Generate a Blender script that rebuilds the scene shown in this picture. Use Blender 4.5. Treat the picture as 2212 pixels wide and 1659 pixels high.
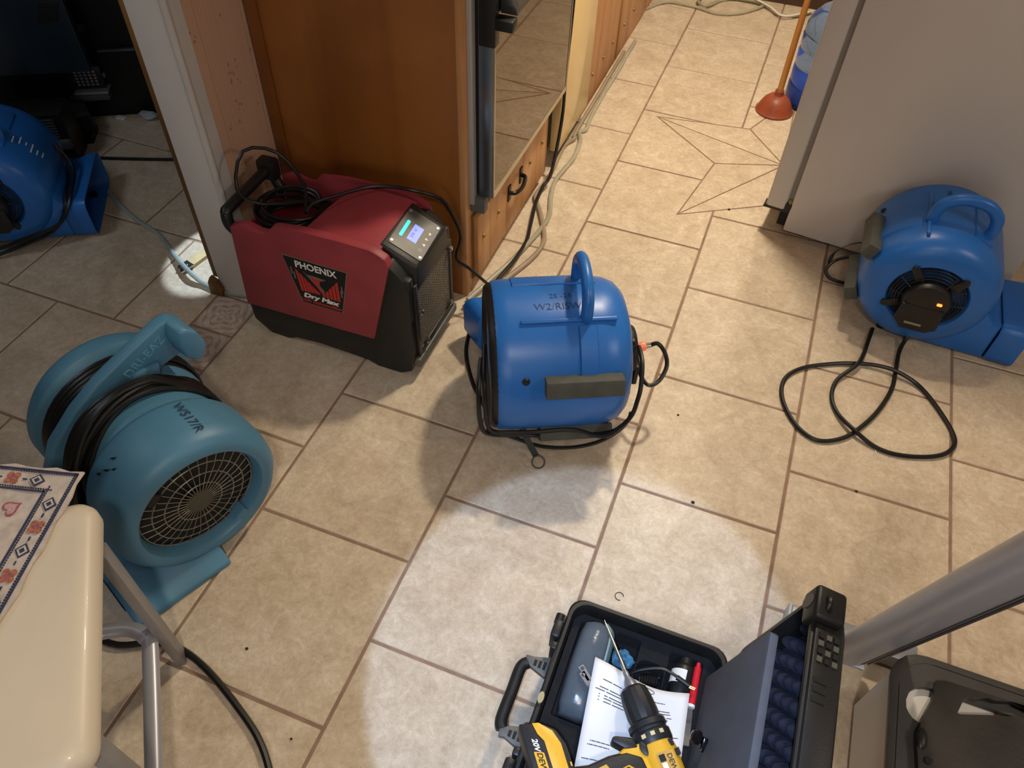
import bpy, bmesh, math, random
from mathutils import Vector, Matrix, geometry
random.seed(7)
D = bpy.data; SC = bpy.context.scene; COL = SC.collection
for o in list(D.objects): D.objects.remove(o)
PI = math.pi
T = .41                                   # one floor tile, metres

# ------------------------------------------------------------------ camera
FPX = 1680.449                            # focal length in pixels of the 2212 wide frame
CP = Vector((0.508275, -3.843684, 1.700424))
RX, RY, RZ = Vector((0.934548, 0.354875, 0.026160)), Vector((0.284513, -0.701052, -0.653894)), Vector((-0.213711, 0.618538, -0.756134))   # right, down, forward
cam = D.cameras.new('camera'); cam.sensor_width = 36; cam.lens = FPX/2212*36; cam.clip_start = .02
co = D.objects.new('camera', cam); COL.objects.link(co)
co.matrix_world = Matrix(((RX[0], -RY[0], -RZ[0], CP[0]), (RX[1], -RY[1], -RZ[1], CP[1]), (RX[2], -RY[2], -RZ[2], CP[2]), (0, 0, 0, 1)))
SC.camera = co
def ray(px, py): return RX*((px-1106)/FPX) + RY*((py-829.5)/FPX) + RZ
def PZ(px, py, z=0):                      # photograph position -> point at height z
    d = ray(px, py); return CP + d*((z-CP.z)/d.z)
def PX(px, py, x): d = ray(px, py); return CP + d*((x-CP.x)/d.x)
def PY(px, py, y): d = ray(px, py); return CP + d*((y-CP.y)/d.y)

# ------------------------------------------------------------------ world, lights, exposure
vs = SC.view_settings; vs.view_transform = 'Standard'; vs.look = 'None'; vs.gamma = 1; vs.exposure = 0.0
try: vs.use_curve_mapping = False
except Exception: pass
w = D.worlds.new('world'); SC.world = w; w.use_nodes = True
w.node_tree.nodes['Background'].inputs[0].default_value = (.9, .8, .7, 1)
w.node_tree.nodes['Background'].inputs[1].default_value = .02
def area(name, loc, tgt, size, power, col, sy=None, shape='DISK', spread=PI):
    l = D.lights.new(name, 'AREA'); l.energy = power; l.color = col; l.shape = shape; l.size = size; l.spread = spread
    if sy: l.size_y = sy
    o = D.objects.new(name, l); COL.objects.link(o); o.location = loc
    o.rotation_euler = (Vector(tgt)-Vector(loc)).to_track_quat('-Z', 'Y').to_euler(); return o
def spot(name, loc, tgt, ang, blend, power, col, rad=.02, square=False):
    l = D.lights.new(name, 'SPOT'); l.energy = power; l.color = col; l.spot_size = ang; l.spot_blend = blend
    l.shadow_soft_size = rad; l.use_square = square
    o = D.objects.new(name, l); COL.objects.link(o); o.location = loc
    o.rotation_euler = (Vector(tgt)-Vector(loc)).to_track_quat('-Z', 'Y').to_euler(); return o
WARM = (1, .86, .66)
area('kitchen_lamp', (.42, -1.25, 2.36), (.40, -1.25, 0), .17, 46, WARM)
area('kitchen_lamp', (.55, -.35, 2.36), (.5, -.35, 0), .17, 20, WARM)
spot('dining_lamp_and_fill', (.75, -4.35, 2.44), (.55, -3.45, 0), math.radians(88), .85, 66, (1, .89, .77), .09)  # overhead fill added to lift the foreground floor, no such lamp known
area('dining_lamp_and_fill', (2.3, -3.0, 1.9), (1.2, -2.2, .2), .35, 9, (1, .89, .78))
area('camera_side_fill', (.6, -5.6, 1.5), (.1, -2.0, .5), 1.0, 14, (.97, .96, 1), 1.0, 'RECTANGLE')  # added soft fill behind the camera, not a window; brightens camera-facing sides
area('left_room_lamp', (-2.0, -3.3, 2.3), (-1.9, -2.2, 0), .5, 6.5, (.74, .86, 1))
spot('work_light', (.47, -3.98, 1.98), (.47, -3.19, 0), math.radians(26), .12, 150, (.46, .65, 1), .012)
spot('work_light', (-1.0, -1.1, 1.3), (-1.075, -2.285, 0), math.radians(10), .2, 260, (.66, .82, 1), .01)

# ------------------------------------------------------------------ materials
def lin(h):
    h = h.lstrip('#'); c = [int(h[i:i+2], 16)/255 for i in (0, 2, 4)]
    return tuple(x/12.92 if x <= .04045 else ((x+.055)/1.055)**2.4 for x in c) + (1,)
MATS = {}
def mat(name, col, rough=.5, metal=0, var=.12, scale=8, bump=0, bscale=120, spec=.5, emit=None, alpha=None, trans=0, ior=1.45, coat=0, stretch=None, dark=None, sheen=0):
    if name in MATS: return MATS[name]
    m = D.materials.new(name); MATS[name] = m; m.use_nodes = True; nt = m.node_tree; N = nt.nodes; L = nt.links
    b = N['Principled BSDF']; c = lin(col)
    b.inputs['Base Color'].default_value = c; b.inputs['Roughness'].default_value = rough; b.inputs['Metallic'].default_value = metal
    b.inputs['Specular IOR Level'].default_value = spec; b.inputs['IOR'].default_value = ior
    b.inputs['Transmission Weight'].default_value = trans; b.inputs['Coat Weight'].default_value = coat; b.inputs['Sheen Weight'].default_value = sheen
    if emit:
        b.inputs['Emission Color'].default_value = lin(emit[0]); b.inputs['Emission Strength'].default_value = emit[1]
    if alpha is not None: b.inputs['Alpha'].default_value = alpha
    tc = N.new('ShaderNodeTexCoord'); mp = N.new('ShaderNodeMapping'); L.new(tc.outputs['Object'], mp.inputs[0])
    if stretch: mp.inputs['Scale'].default_value = stretch
    if var:
        n = N.new('ShaderNodeTexNoise'); n.inputs['Scale'].default_value = scale; n.inputs['Detail'].default_value = 6; L.new(mp.outputs[0], n.inputs['Vector'])
        r = N.new('ShaderNodeValToRGB'); L.new(n.outputs['Fac'], r.inputs[0])
        k = lin(dark) if dark else tuple(x*(1-var*2) for x in c[:3])+(1,)
        h = tuple(min(1, x*(1+var)) for x in c[:3])+(1,)
        r.color_ramp.elements[0].position = .3; r.color_ramp.elements[1].position = .7
        r.color_ramp.elements[0].color = k; r.color_ramp.elements[1].color = h
        L.new(r.outputs[0], b.inputs['Base Color'])
    if bump:
        n2 = N.new('ShaderNodeTexNoise'); n2.inputs['Scale'].default_value = bscale; n2.inputs['Detail'].default_value = 3; L.new(mp.outputs[0], n2.inputs['Vector'])
        bp = N.new('ShaderNodeBump'); bp.inputs['Strength'].default_value = bump; bp.inputs['Distance'].default_value = .002
        L.new(n2.outputs['Fac'], bp.inputs['Height']); L.new(bp.outputs[0], b.inputs['Normal'])
    return m

def tile_mat(name, base, lightc, darkc, deco=False):
    m = D.materials.new(name); m.use_nodes = True; nt = m.node_tree; N = nt.nodes; L = nt.links; b = N['Principled BSDF']
    geo = N.new('ShaderNodeNewGeometry'); inf = N.new('ShaderNodeObjectInfo')
    mul = N.new('ShaderNodeVectorMath'); mul.operation = 'SCALE'; mul.inputs[0].default_value = (13, 7, 3); L.new(inf.outputs['Random'], mul.inputs['Scale'])
    add = N.new('ShaderNodeVectorMath'); add.operation = 'ADD'; L.new(geo.outputs['Position'], add.inputs[0]); L.new(mul.outputs[0], add.inputs[1])
    def noise(s, d, ro=.6, dist=0):
        n = N.new('ShaderNodeTexNoise'); n.inputs['Scale'].default_value = s; n.inputs['Detail'].default_value = d; n.inputs['Roughness'].default_value = ro
        n.inputs['Distortion'].default_value = dist; L.new(add.outputs[0], n.inputs['Vector']); return n
    n1 = noise(8, 9, .7, .9); n2 = noise(85, 6, .8); n3 = noise(26, 8, .78, 1.1)
    r1 = N.new('ShaderNodeValToRGB'); L.new(n1.outputs['Fac'], r1.inputs[0]); e = r1.color_ramp.elements
    e[0].position = .22; e[0].color = lin(darkc); e[1].position = .80; e[1].color = lin(lightc); x = r1.color_ramp.elements.new(.5); x.color = lin(base)
    r3 = N.new('ShaderNodeValToRGB'); L.new(n3.outputs['Fac'], r3.inputs[0]); r3.color_ramp.elements[0].position = .40; r3.color_ramp.elements[1].position = .66
    r3.color_ramp.elements[0].color = (.84, .80, .76, 1); r3.color_ramp.elements[1].color = (1.10, 1.10, 1.09, 1)
    mx = N.new('ShaderNodeMix'); mx.data_type = 'RGBA'; mx.blend_type = 'MULTIPLY'; mx.inputs[0].default_value = .85
    L.new(r1.outputs[0], mx.inputs[6]); L.new(r3.outputs[0], mx.inputs[7])
    r2 = N.new('ShaderNodeValToRGB'); L.new(n2.outputs['Fac'], r2.inputs[0]); r2.color_ramp.elements[0].position = .35; r2.color_ramp.elements[1].position = .62
    r2.color_ramp.elements[0].color = (.80, .77, .73, 1); r2.color_ramp.elements[1].color = (1.05, 1.05, 1.05, 1)
    m2 = N.new('ShaderNodeMix'); m2.data_type = 'RGBA'; m2.blend_type = 'MULTIPLY'; m2.inputs[0].default_value = .75
    L.new(mx.outputs[2], m2.inputs[6]); L.new(r2.outputs[0], m2.inputs[7])
    out = m2.outputs[2]
    bp = N.new('ShaderNodeBump'); bp.inputs['Strength'].default_value = .18; bp.inputs['Distance'].default_value = .0015
    hgt = n2.outputs['Fac']
    if deco:                                # embossed rosette in the tile's own coordinates
        tc = N.new('ShaderNodeTexCoord'); sp = N.new('ShaderNodeSeparateXYZ'); L.new(tc.outputs['Object'], sp.inputs[0])
        def M(op, a, bb=None):
            k = N.new('ShaderNodeMath'); k.operation = op
            for i, v in enumerate((a, bb)):
                if v is None: continue
                if isinstance(v, (int, float)): k.inputs[i].default_value = v
                else: L.new(v, k.inputs[i])
            return k.outputs[0]
        rr = M('SQRT', M('ADD', M('MULTIPLY', sp.outputs[0], sp.outputs[0]), M('MULTIPLY', sp.outputs[1], sp.outputs[1])))
        an = M('ARCTAN2', sp.outputs[1], sp.outputs[0])
        pet = M('ADD', M('MULTIPLY', M('SINE', M('MULTIPLY', an, 8)), .5), M('SINE', M('ADD', M('MULTIPLY', rr, 260), M('MULTIPLY', M('SINE', M('MULTIPLY', an, 4)), 2.2))))
        rp = N.new('ShaderNodeValToRGB'); L.new(M('ADD', M('MULTIPLY', pet, .3), .5), rp.inputs[0]); rp.color_ramp.elements[0].position = .3; rp.color_ramp.elements[1].position = .5
        rp.color_ramp.elements[0].color = (.66, .62, .62, 1); rp.color_ramp.elements[1].color = (1.05, 1.05, 1.05, 1)
        m3 = N.new('ShaderNodeMix'); m3.data_type = 'RGBA'; m3.blend_type = 'MULTIPLY'; m3.inputs[0].default_value = .7
        L.new(out, m3.inputs[6]); L.new(rp.outputs[0], m3.inputs[7]); out = m3.outputs[2]; hgt = pet
    L.new(out, b.inputs['Base Color']); L.new(hgt, bp.inputs['Height']); L.new(bp.outputs[0], b.inputs['Normal'])
    b.inputs['Roughness'].default_value = .46; b.inputs['Specular IOR Level'].default_value = .45
    return m

def wood_mat(name, base, darkc, lightc, axis=2, rough=.4, s=1.0, coat=.15):
    m = D.materials.new(name); m.use_nodes = True; nt = m.node_tree; N = nt.nodes; L = nt.links; b = N['Principled BSDF']
    geo = N.new('ShaderNodeNewGeometry'); mp = N.new('ShaderNodeMapping'); L.new(geo.outputs['Position'], mp.inputs[0])
    sc = [14*s, 14*s, 14*s]; sc[axis] = 1.3*s; mp.inputs['Scale'].default_value = sc
    n = N.new('ShaderNodeTexNoise'); n.inputs['Scale'].default_value = 1; n.inputs['Detail'].default_value = 7; n.inputs['Distortion'].default_value = .6; L.new(mp.outputs[0], n.inputs['Vector'])
    n2 = N.new('ShaderNodeTexNoise'); n2.inputs['Scale'].default_value = 3.5; n2.inputs['Detail'].default_value = 3; L.new(geo.outputs['Position'], n2.inputs['Vector'])
    ad = N.new('ShaderNodeMath'); ad.operation = 'ADD'; L.new(n.outputs['Fac'], ad.inputs[0])
    m1 = N.new('ShaderNodeMath'); m1.operation = 'MULTIPLY_ADD'; m1.inputs[1].default_value = .8; m1.inputs[2].default_value = -.4; L.new(n2.outputs['Fac'], m1.inputs[0]); L.new(m1.outputs[0], ad.inputs[1])
    r = N.new('ShaderNodeValToRGB'); L.new(ad.outputs[0], r.inputs[0]); e = r.color_ramp.elements
    e[0].position = .22; e[0].color = lin(darkc); e[1].position = .80; e[1].color = lin(lightc); x = e.new(.5); x.color = lin(base)
    L.new(r.outputs[0], b.inputs['Base Color']); b.inputs['Roughness'].default_value = rough; b.inputs['Coat Weight'].default_value = coat; b.inputs['Coat Roughness'].default_value = .3
    return m

# ------------------------------------------------------------------ geometry helpers
def root_of(o):
    while o.parent: o = o.parent
    return o
def root_mat(o):
    r = root_of(o)
    return Matrix.Translation(r.location) @ r.rotation_euler.to_matrix().to_4x4()
def frame(origin, zdir, xhint=(1, 0, 0)):
    z = Vector(zdir).normalized(); x = Vector(xhint); x = x - z*x.dot(z)
    if x.length < 1e-5: x = Vector((0, 1, 0)) - z*z.y
    x.normalize(); y = z.cross(x); o = Vector(origin)
    return Matrix(((x.x, y.x, z.x, o.x), (x.y, y.y, z.y, o.y), (x.z, y.z, z.z, o.z), (0, 0, 0, 1)))
def spline(pts, n=6, closed=False):
    P = [Vector(p) for p in pts]; out = []
    N = len(P); rng = N if closed else N-1
    for i in range(rng):
        if closed: a, b, c, d = P[(i-1) % N], P[i], P[(i+1) % N], P[(i+2) % N]
        else: a, b, c, d = P[max(i-1, 0)], P[i], P[i+1], P[min(i+2, N-1)]
        for k in range(n):
            t = k/n; t2 = t*t; t3 = t2*t
            out.append(.5*((2*b)+(-a+c)*t+(2*a-5*b+4*c-d)*t2+(-a+3*b-3*c+d)*t3))
    if not closed: out.append(P[-1])
    return out
class MB:
    def __init__(s): s.v = []; s.f = []
    def add(s, vs, fs, M=None):
        k = len(s.v); s.v += [(M @ Vector(v)) if M else Vector(v) for v in vs]; s.f += [tuple(i+k for i in f) for f in fs]; return s
    def box(s, x0, x1, y0, y1, z0, z1, M=None):
        return s.add([(x0, y0, z0), (x1, y0, z0), (x1, y1, z0), (x0, y1, z0), (x0, y0, z1), (x1, y0, z1), (x1, y1, z1), (x0, y1, z1)],
                     [(3, 2, 1, 0), (4, 5, 6, 7), (0, 1, 5, 4), (1, 2, 6, 5), (2, 3, 7, 6), (3, 0, 4, 7)], M)
    def loft(s, rings, closed=True, cap=True, loop=False, M=None):
        n = len(rings[0]); vs = [p for r in rings for p in r]; fs = []; m = len(rings)
        for i in range(m if loop else m-1):
            a = i*n; b = ((i+1) % m)*n
            for j in range(n if closed else n-1):
                k = (j+1) % n; fs.append((a+j, a+k, b+k, b+j))
        if cap and not loop: fs.append(tuple(range(n-1, -1, -1))); fs.append(tuple((m-1)*n+j for j in range(n)))
        return s.add(vs, fs, M)
    def lathe(s, prof, n=24, M=None, cap=True, a0=0, a1=2*PI):     # prof: (radius, z) about z
        full = abs(a1-a0-2*PI) < 1e-6
        rings = []
        for r, z in prof: rings.append([(r*math.cos(a0+(a1-a0)*j/(n if full else n-1)), r*math.sin(a0+(a1-a0)*j/(n if full else n-1)), z) for j in range(n)])
        return s.loft(rings, full, cap, False, M)
    def cyl(s, p0, p1, r0, r1=None, n=16, cap=True):
        p0 = Vector(p0); p1 = Vector(p1); M = frame(p0, p1-p0)
        return s.lathe([(r0, 0), (r0 if r1 is None else r1, (p1-p0).length)], n, M, cap)
    def tube(s, pts, r, n=8, closed=False, flat=1.0, up=None):
        P = [Vector(p) for p in pts]; m = len(P); rings = []; prev = None
        for i in range(m):
            if closed: t = P[(i+1) % m]-P[(i-1) % m]
            else: t = P[min(i+1, m-1)]-P[max(i-1, 0)]
            if t.length < 1e-9: t = Vector((0, 0, 1))
            t.normalize()
            if up is not None: x = Vector(up)
            elif prev is None: x = Vector((0, 0, 1)) if abs(t.z) < .9 else Vector((1, 0, 0))
            else: x = prev
            x = x-t*x.dot(t)
            if x.length < 1e-5: x = Vector((1, 0, 0))-t*t.x
            x.normalize(); prev = x; y = t.cross(x); rr = r[i] if isinstance(r, (list, tuple)) else r
            rings.append([P[i]+x*(rr*flat*math.cos(2*PI*j/n))+y*(rr*math.sin(2*PI*j/n)) for j in range(n)])
        return s.loft(rings, True, True, closed)
    def bar(s, pts, w, h, up=(0, 0, 1)):                            # flat bar of section w x h
        P = [Vector(p) for p in pts]; rings = []
        for i in range(len(P)):
            t = (P[min(i+1, len(P)-1)]-P[max(i-1, 0)]).normalized(); u = Vector(up); u = (u-t*u.dot(t)).normalized(); y = t.cross(u)
            rings.append([P[i]+u*(a*h/2)+y*(b*w/2) for a, b in ((-1, -1), (-1, 1), (1, 1), (1, -1))])
        return s.loft(rings)
    def prism(s, poly, z0, z1, M=None):
        n = len(poly); return s.loft([[(x, y, z0) for x, y in poly], [(x, y, z1) for x, y in poly]], True, True, False, M)
    def torus(s, R, r, M=None, n=32, k=8, a0=0, a1=2*PI):
        full = abs(a1-a0-2*PI) < 1e-6; m = n if full else n+1
        rings = [[((R+r*math.cos(2*PI*j/k))*math.cos(a0+(a1-a0)*i/n), (R+r*math.cos(2*PI*j/k))*math.sin(a0+(a1-a0)*i/n), r*math.sin(2*PI*j/k)) for j in range(k)] for i in range(m)]
        return s.loft(rings, True, True, full, M)
    def sphere(s, c, r, n=12, m=8, sc=(1, 1, 1)):
        rings = [[(c[0]+sc[0]*r*math.sin(PI*i/m)*math.cos(2*PI*j/n), c[1]+sc[1]*r*math.sin(PI*i/m)*math.sin(2*PI*j/n), c[2]+sc[2]*r*math.cos(PI*i/m)) for j in range(n)] for i in range(m+1)]
        rings[0] = [(c[0], c[1], c[2]+sc[2]*r)]*n; rings[-1] = [(c[0], c[1], c[2]-sc[2]*r)]*n
        return s.loft(rings, True, False)
    def build(s, name, m, parent=None, world=True, bevel=0, seg=2, angle=38, flat=False, at=None):
        me = D.meshes.new(name); vs = s.v
        o = D.objects.new(name, me); COL.objects.link(o)
        if parent is not None:
            o.parent = parent
            if world: inv = root_mat(parent).inverted(); vs = [inv @ v for v in vs]
        elif world:
            if at is None:
                at = Vector((sum(v.x for v in vs)/len(vs), sum(v.y for v in vs)/len(vs), min(v.z for v in vs)))
            vs = [v-Vector(at) for v in vs]; o.location = at
        me.from_pydata([tuple(v) for v in vs], [], s.f); me.materials.append(m)
        bm = bmesh.new(); bm.from_mesh(me); bmesh.ops.remove_doubles(bm, verts=bm.verts, dist=1e-6)
        bmesh.ops.dissolve_degenerate(bm, edges=bm.edges, dist=1e-7)
        bmesh.ops.recalc_face_normals(bm, faces=bm.faces)
        if bevel:
            es = [e for e in bm.edges if len(e.link_faces) == 2 and e.calc_face_angle(0) > math.radians(30)]
            try: bmesh.ops.bevel(bm, geom=es, offset=bevel, segments=seg, profile=.5, affect='EDGES', clamp_overlap=True)
            except Exception: pass
        bm.to_mesh(me); bm.free()
        if not flat:
            me.shade_smooth(); me.set_sharp_from_angle(angle=math.radians(angle))
        return o
def thing(name, label, cat, loc, rz=0, group=None):
    o = D.objects.new(name, None); COL.objects.link(o); o.location = loc; o.rotation_euler = (0, 0, rz); o.empty_display_size = .05
    o['label'] = label; o['category'] = cat
    if group: o['group'] = group
    return o
def tag(o, label, cat, group=None):
    o['label'] = label; o['category'] = cat
    if group: o['group'] = group
    return o
def struct(o): o['kind'] = 'structure'; return o
def text_mb(s, size, M, extrude=.0004, bold=0, shear=0, spacing=1, align='CENTER'):
    cu = D.curves.new('t', 'FONT'); cu.body = s; cu.size = size; cu.extrude = extrude; cu.align_x = align; cu.align_y = 'CENTER'; cu.offset = bold; cu.shear = shear; cu.space_character = spacing
    cu.resolution_u = 3
    o = D.objects.new('t', cu); COL.objects.link(o)
    me = D.meshes.new_from_object(o.evaluated_get(bpy.context.evaluated_depsgraph_get()))
    mb = MB(); mb.add([v.co.copy() for v in me.vertices], [tuple(p.vertices) for p in me.polygons], M)
    D.objects.remove(o); D.curves.remove(cu); D.meshes.remove(me); return mb
def holed_mb(outer, holes, h, M):           # flat plate with holes, thickness h
    cu = D.curves.new('t', 'CURVE'); cu.dimensions = '2D'; cu.fill_mode = 'BOTH'; cu.extrude = h/2
    for poly in [outer]+holes:
        sp = cu.splines.new('POLY'); sp.points.add(len(poly)-1); sp.use_cyclic_u = True
        for p, q in zip(sp.points, poly): p.co = (q[0], q[1], 0, 1)
    o = D.objects.new('t', cu); COL.objects.link(o)
    me = D.meshes.new_from_object(o.evaluated_get(bpy.context.evaluated_depsgraph_get()))
    mb = MB(); mb.add([v.co.copy() for v in me.vertices], [tuple(p.vertices) for p in me.polygons], M)
    D.objects.remove(o); D.curves.remove(cu); D.meshes.remove(me); return mb
def rrect(x0, x1, y0, y1, r, n=5):
    out = []
    for cx, cy, a in ((x1-r, y1-r, 0), (x0+r, y1-r, PI/2), (x0+r, y0+r, PI), (x1-r, y0+r, 1.5*PI)):
        out += [(cx+r*math.cos(a+PI/2*k/n), cy+r*math.sin(a+PI/2*k/n)) for k in range(n+1)]
    return out
def cord(name, pts, r, m, label=None, cat='cord', group=None, parent=None, n=6, world=True):
    o = MB().tube(spline(pts, n), r, 8).build(name, m, parent, world)
    if label: tag(o, label, cat, group)
    return o

# ------------------------------------------------------------------ shared materials
M_tile = tile_mat('tile_stone', '#c9baa4', '#dcd0bd', '#b5a38c')
M_deco = tile_mat('tile_relief', '#c9b6a6', '#d6c6b6', '#b7a293', True)
M_grout = mat('grout', '#8d7361', .9, var=.1, scale=30, bump=.3)
M_black = mat('black_plastic', '#1b1b1b', .42, var=.1, scale=20, bump=.08)
M_blackm = mat('black_matte', '#141414', .7, var=.1, scale=30, bump=.15)
M_cord = mat('cord_rubber', '#151515', .38, var=.05)
M_grey = mat('grey_plastic', '#5d5d58', .5, var=.08, scale=20)
M_white = mat('white_enamel', '#c4bdb6', .42, var=.015, scale=3, bump=.04, bscale=400)
M_chrome = mat('bright_metal', '#c9c9c6', .25, 1, var=.04)
M_steel = mat('grey_steel', '#8f9096', .35, .55, var=.04, scale=10)
M_print = mat('white_print', '#e6e4de', .5, var=.0)
M_blackprint = mat('black_print', '#141312', .5, var=.0)
W_panel = wood_mat('cherry_panel', '#955a24', '#834c1b', '#a3672e', 2, .42, .55)
W_front = wood_mat('maple_planks', '#bc8450', '#a56e3c', '#cd9a66', 2, .45, 1)
W_dark = wood_mat('dark_wood', '#6b4a22', '#4c3112', '#87642f', 2, .6, 1.5, 0)
W_oak = wood_mat('pale_wood', '#b3793a', '#9a6329', '#c68f4d', 2, .45, 2)

# ================================================================== SETTING
SX, SY = 1.48*T, -2.46*T                                             # hub of the star inlay
TIPR, INR = 1.372*T, .655*T
def star_pts(off):
    pts = []
    for k in range(5):
        for r, a in ((TIPR, 164+72*k), (INR, 200+72*k)): pts.append((SX+r*math.cos(math.radians(a)), SY+r*math.sin(math.radians(a))))
    return offset_poly(pts, off)
def offset_poly(pts, d):                                             # >0 grows a counter-clockwise polygon
    n = len(pts); out = []
    for i in range(n):
        a, b, c = Vector(pts[i-1]), Vector(pts[i]), Vector(pts[(i+1) % n])
        e1 = (b-a).normalized(); e2 = (c-b).normalized(); n1 = Vector((e1.y, -e1.x)); n2 = Vector((e2.y, -e2.x))
        m = (n1+n2); k = max(.12, 1+n1.dot(n2)); out.append(tuple(b+m*(d/k)))
    return out
floor = MB().box(-3.4, 3.2, -5.7, 1.6, -.06, -.0022).build('floor', M_grout, at=(0, 0, -.06)); struct(floor)
G = .0038
def tile_mesh(w, h):
    bm = bmesh.new(); c = .0018; z = 0; zz = -.006
    ring = lambda ix, z: [bm.verts.new((sx*(w/2-ix), sy*(h/2-ix), z)) for sx, sy in ((-1, -1), (1, -1), (1, 1), (-1, 1))]
    a = ring(0, zz); b = ring(0, -c); t = ring(c, 0)
    for p, q in ((a, b), (b, t)):
        for i in range(4): bm.faces.new((p[i], p[(i+1) % 4], q[(i+1) % 4], q[i]))
    bm.faces.new(t); bmesh.ops.recalc_face_normals(bm, faces=bm.faces)
    me = D.meshes.new('tile'); bm.to_mesh(me); bm.free(); return me
TM = {}
def put_tile(x0, x1, y0, y1, m=M_tile, nm='tile'):
    w, h = round(x1-x0-2*G, 4), round(y1-y0-2*G, 4)
    if w < .02 or h < .02: return
    key = (w, h, m.name)
    if key not in TM: TM[key] = tile_mesh(w, h); TM[key].materials.append(m)
    o = D.objects.new(nm, TM[key]); COL.objects.link(o); o.parent = floor; o.location = ((x0+x1)/2, (y0+y1)/2, .06+random.uniform(-.0003, .0003))
def poly_tile(tris_verts, faces, nm='tile'):
    mb = MB(); 
    bm = bmesh.new(); V = [bm.verts.new((x, y, 0)) for x, y in tris_verts]
    for f in faces:
        try: bm.faces.new([V[i] for i in f])
        except ValueError: pass
    bmesh.ops.delete(bm, geom=[v for v in bm.verts if not v.link_faces], context='VERTS')
    bmesh.ops.dissolve_limit(bm, angle_limit=.01, verts=bm.verts, edges=bm.edges)
    r = bmesh.ops.extrude_face_region(bm, geom=list(bm.faces)); bmesh.ops.translate(bm, vec=(0, 0, -.006), verts=[e for e in r['geom'] if isinstance(e, bmesh.types.BMVert)])
    bmesh.ops.recalc_face_normals(bm, faces=bm.faces)
    me = D.meshes.new(nm); bm.to_mesh(me); bm.free(); me.materials.append(M_tile)
    o = D.objects.new(nm, me); COL.objects.link(o); o.parent = floor; o.location = (0, 0, .06)
star_out = star_pts(.003)
def cut_tile(x0, x1, y0, y1):
    rect = [(x0+G, y0+G), (x1-G, y0+G), (x1-G, y1-G), (x0+G, y1-G)]
    vs = [Vector(p) for p in rect+star_out]
    ov, oe, of, _, _, ofi = geometry.delaunay_2d_cdt(vs, [], [list(range(4)), list(range(4, 14))], 1, 1e-6, True)
    keep = [f for f, ids in zip(of, ofi) if 0 in ids and 1 not in ids]
    if any(1 in ids and 0 in ids for ids in ofi):
        if not keep: return
        # split the kept region into connected pieces
        left = [set(f) for f in keep]; used = [False]*len(keep)
        for i in range(len(keep)):
            if used[i]: continue
            grp = [i]; used[i] = True; st = [i]
            while st:
                a = st.pop()
                for b in range(len(keep)):
                    if not used[b] and len(left[a] & left[b]) >= 2: used[b] = True; st.append(b); grp.append(b)
            fs = [keep[g] for g in grp]
            ar = sum(abs((ov[f[1]]-ov[f[0]]).cross(ov[f[2]]-ov[f[0]]))/2 for f in fs)
            if ar > 2e-4: poly_tile([tuple(v) for v in ov], fs)
    else: put_tile(x0, x1, y0, y1)
for c in range(-2, 7):                                               # columns running away from the camera
    off = 0 if c % 2 == 0 else .5                                    # joints of neighbouring columns are half a tile apart
    if c in (-2, 0, 2, 4, 6): off = 0
    for k in range(-4, 14):
        y1 = -(k-1+off)*T; y0 = -(k+off)*T
        x0, x1 = c*T, (c+1)*T
        if y1 < -5.6 or y0 > 1.5: continue
        if c == -2 and y0 > -2.1: continue
        if c in (0, 1, 2) and -1.7 < (y0+y1)/2 < -.2: cut_tile(x0, x1, y0, y1)
        else: put_tile(x0, x1, y0, y1)
for k in range(8): put_tile(-2.36*T, -2.0*T, -(5.97+.36*k+.36)*T, -(5.97+.36*k)*T, M_deco)   # relief border strip
for k in range(3): put_tile(-2.36*T, -2.0*T, -(5.97-.36*k)*T, -(5.97-.36*(k+1))*T, M_deco)
for row in range(-3, 11):                                            # the left room: rows running the other way
    y1 = -(row+.5)*T; y0 = y1-T
    for c in range(-9, 0):
        x1 = (c+.08 if row % 2 else c+.57)*T; x0 = x1-T
        x1 = min(x1, -2.36*T)
        if x1 > -2.9*T and x1 < -2.36*T and x1+T > -2.36*T and (-2.36*T-x1) < .12*T: x1 = -2.36*T
        if x0 < -3.5 or x1-x0 < .08*T: continue
        put_tile(x0, x1, y0, y1)
si = star_pts(-.0)
hub = (SX, SY)
for k in range(10):                                                  # ten darts of the star
    tri = [hub, si[k], si[(k+1) % 10]]
    a = (tri[1][0]-tri[0][0])*(tri[2][1]-tri[0][1])-(tri[1][1]-tri[0][1])*(tri[2][0]-tri[0][0])
    if a < 0: tri = [tri[0], tri[2], tri[1]]
    poly_tile(offset_poly(tri, -.003), [(0, 1, 2)])

M_wall = mat('wall_paint', '#c9c0b4', .75, var=.03, scale=3, bump=.15, bscale=250)
M_wallend = mat('wall_end_paint', '#d6d1cb', .7, var=.03, scale=4, bump=.06, bscale=200)
M_dark = mat('dark_wall', '#3c3a38', .8, var=.05)
def swall(name, *b, m=M_wall): return struct(MB().box(*b).build(name, m))
swall('wall_back', -3.4, 3.2, -5.8, -5.7, 0, 2.5); swall('wall_front', -3.4, 3.2, 1.6, 1.7, 0, 2.5)
swall('wall_right', 3.2, 3.3, -5.8, 1.7, 0, 2.5); swall('wall_left', -3.5, -3.4, -5.8, 1.7, 0, 2.5, m=M_dark)
swall('ceiling', -3.5, 3.3, -5.8, 1.7, 2.5, 2.6)
# the wall stub between the rooms: white end, rounded corner bead, papered side
px0, px1, pyf = -.961, -.845, -2.44
stub = struct(MB().box(px0, px1-.004, pyf, 1.55, .012, 2.49).build('wall_divider', M_wallend, bevel=.006))
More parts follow.
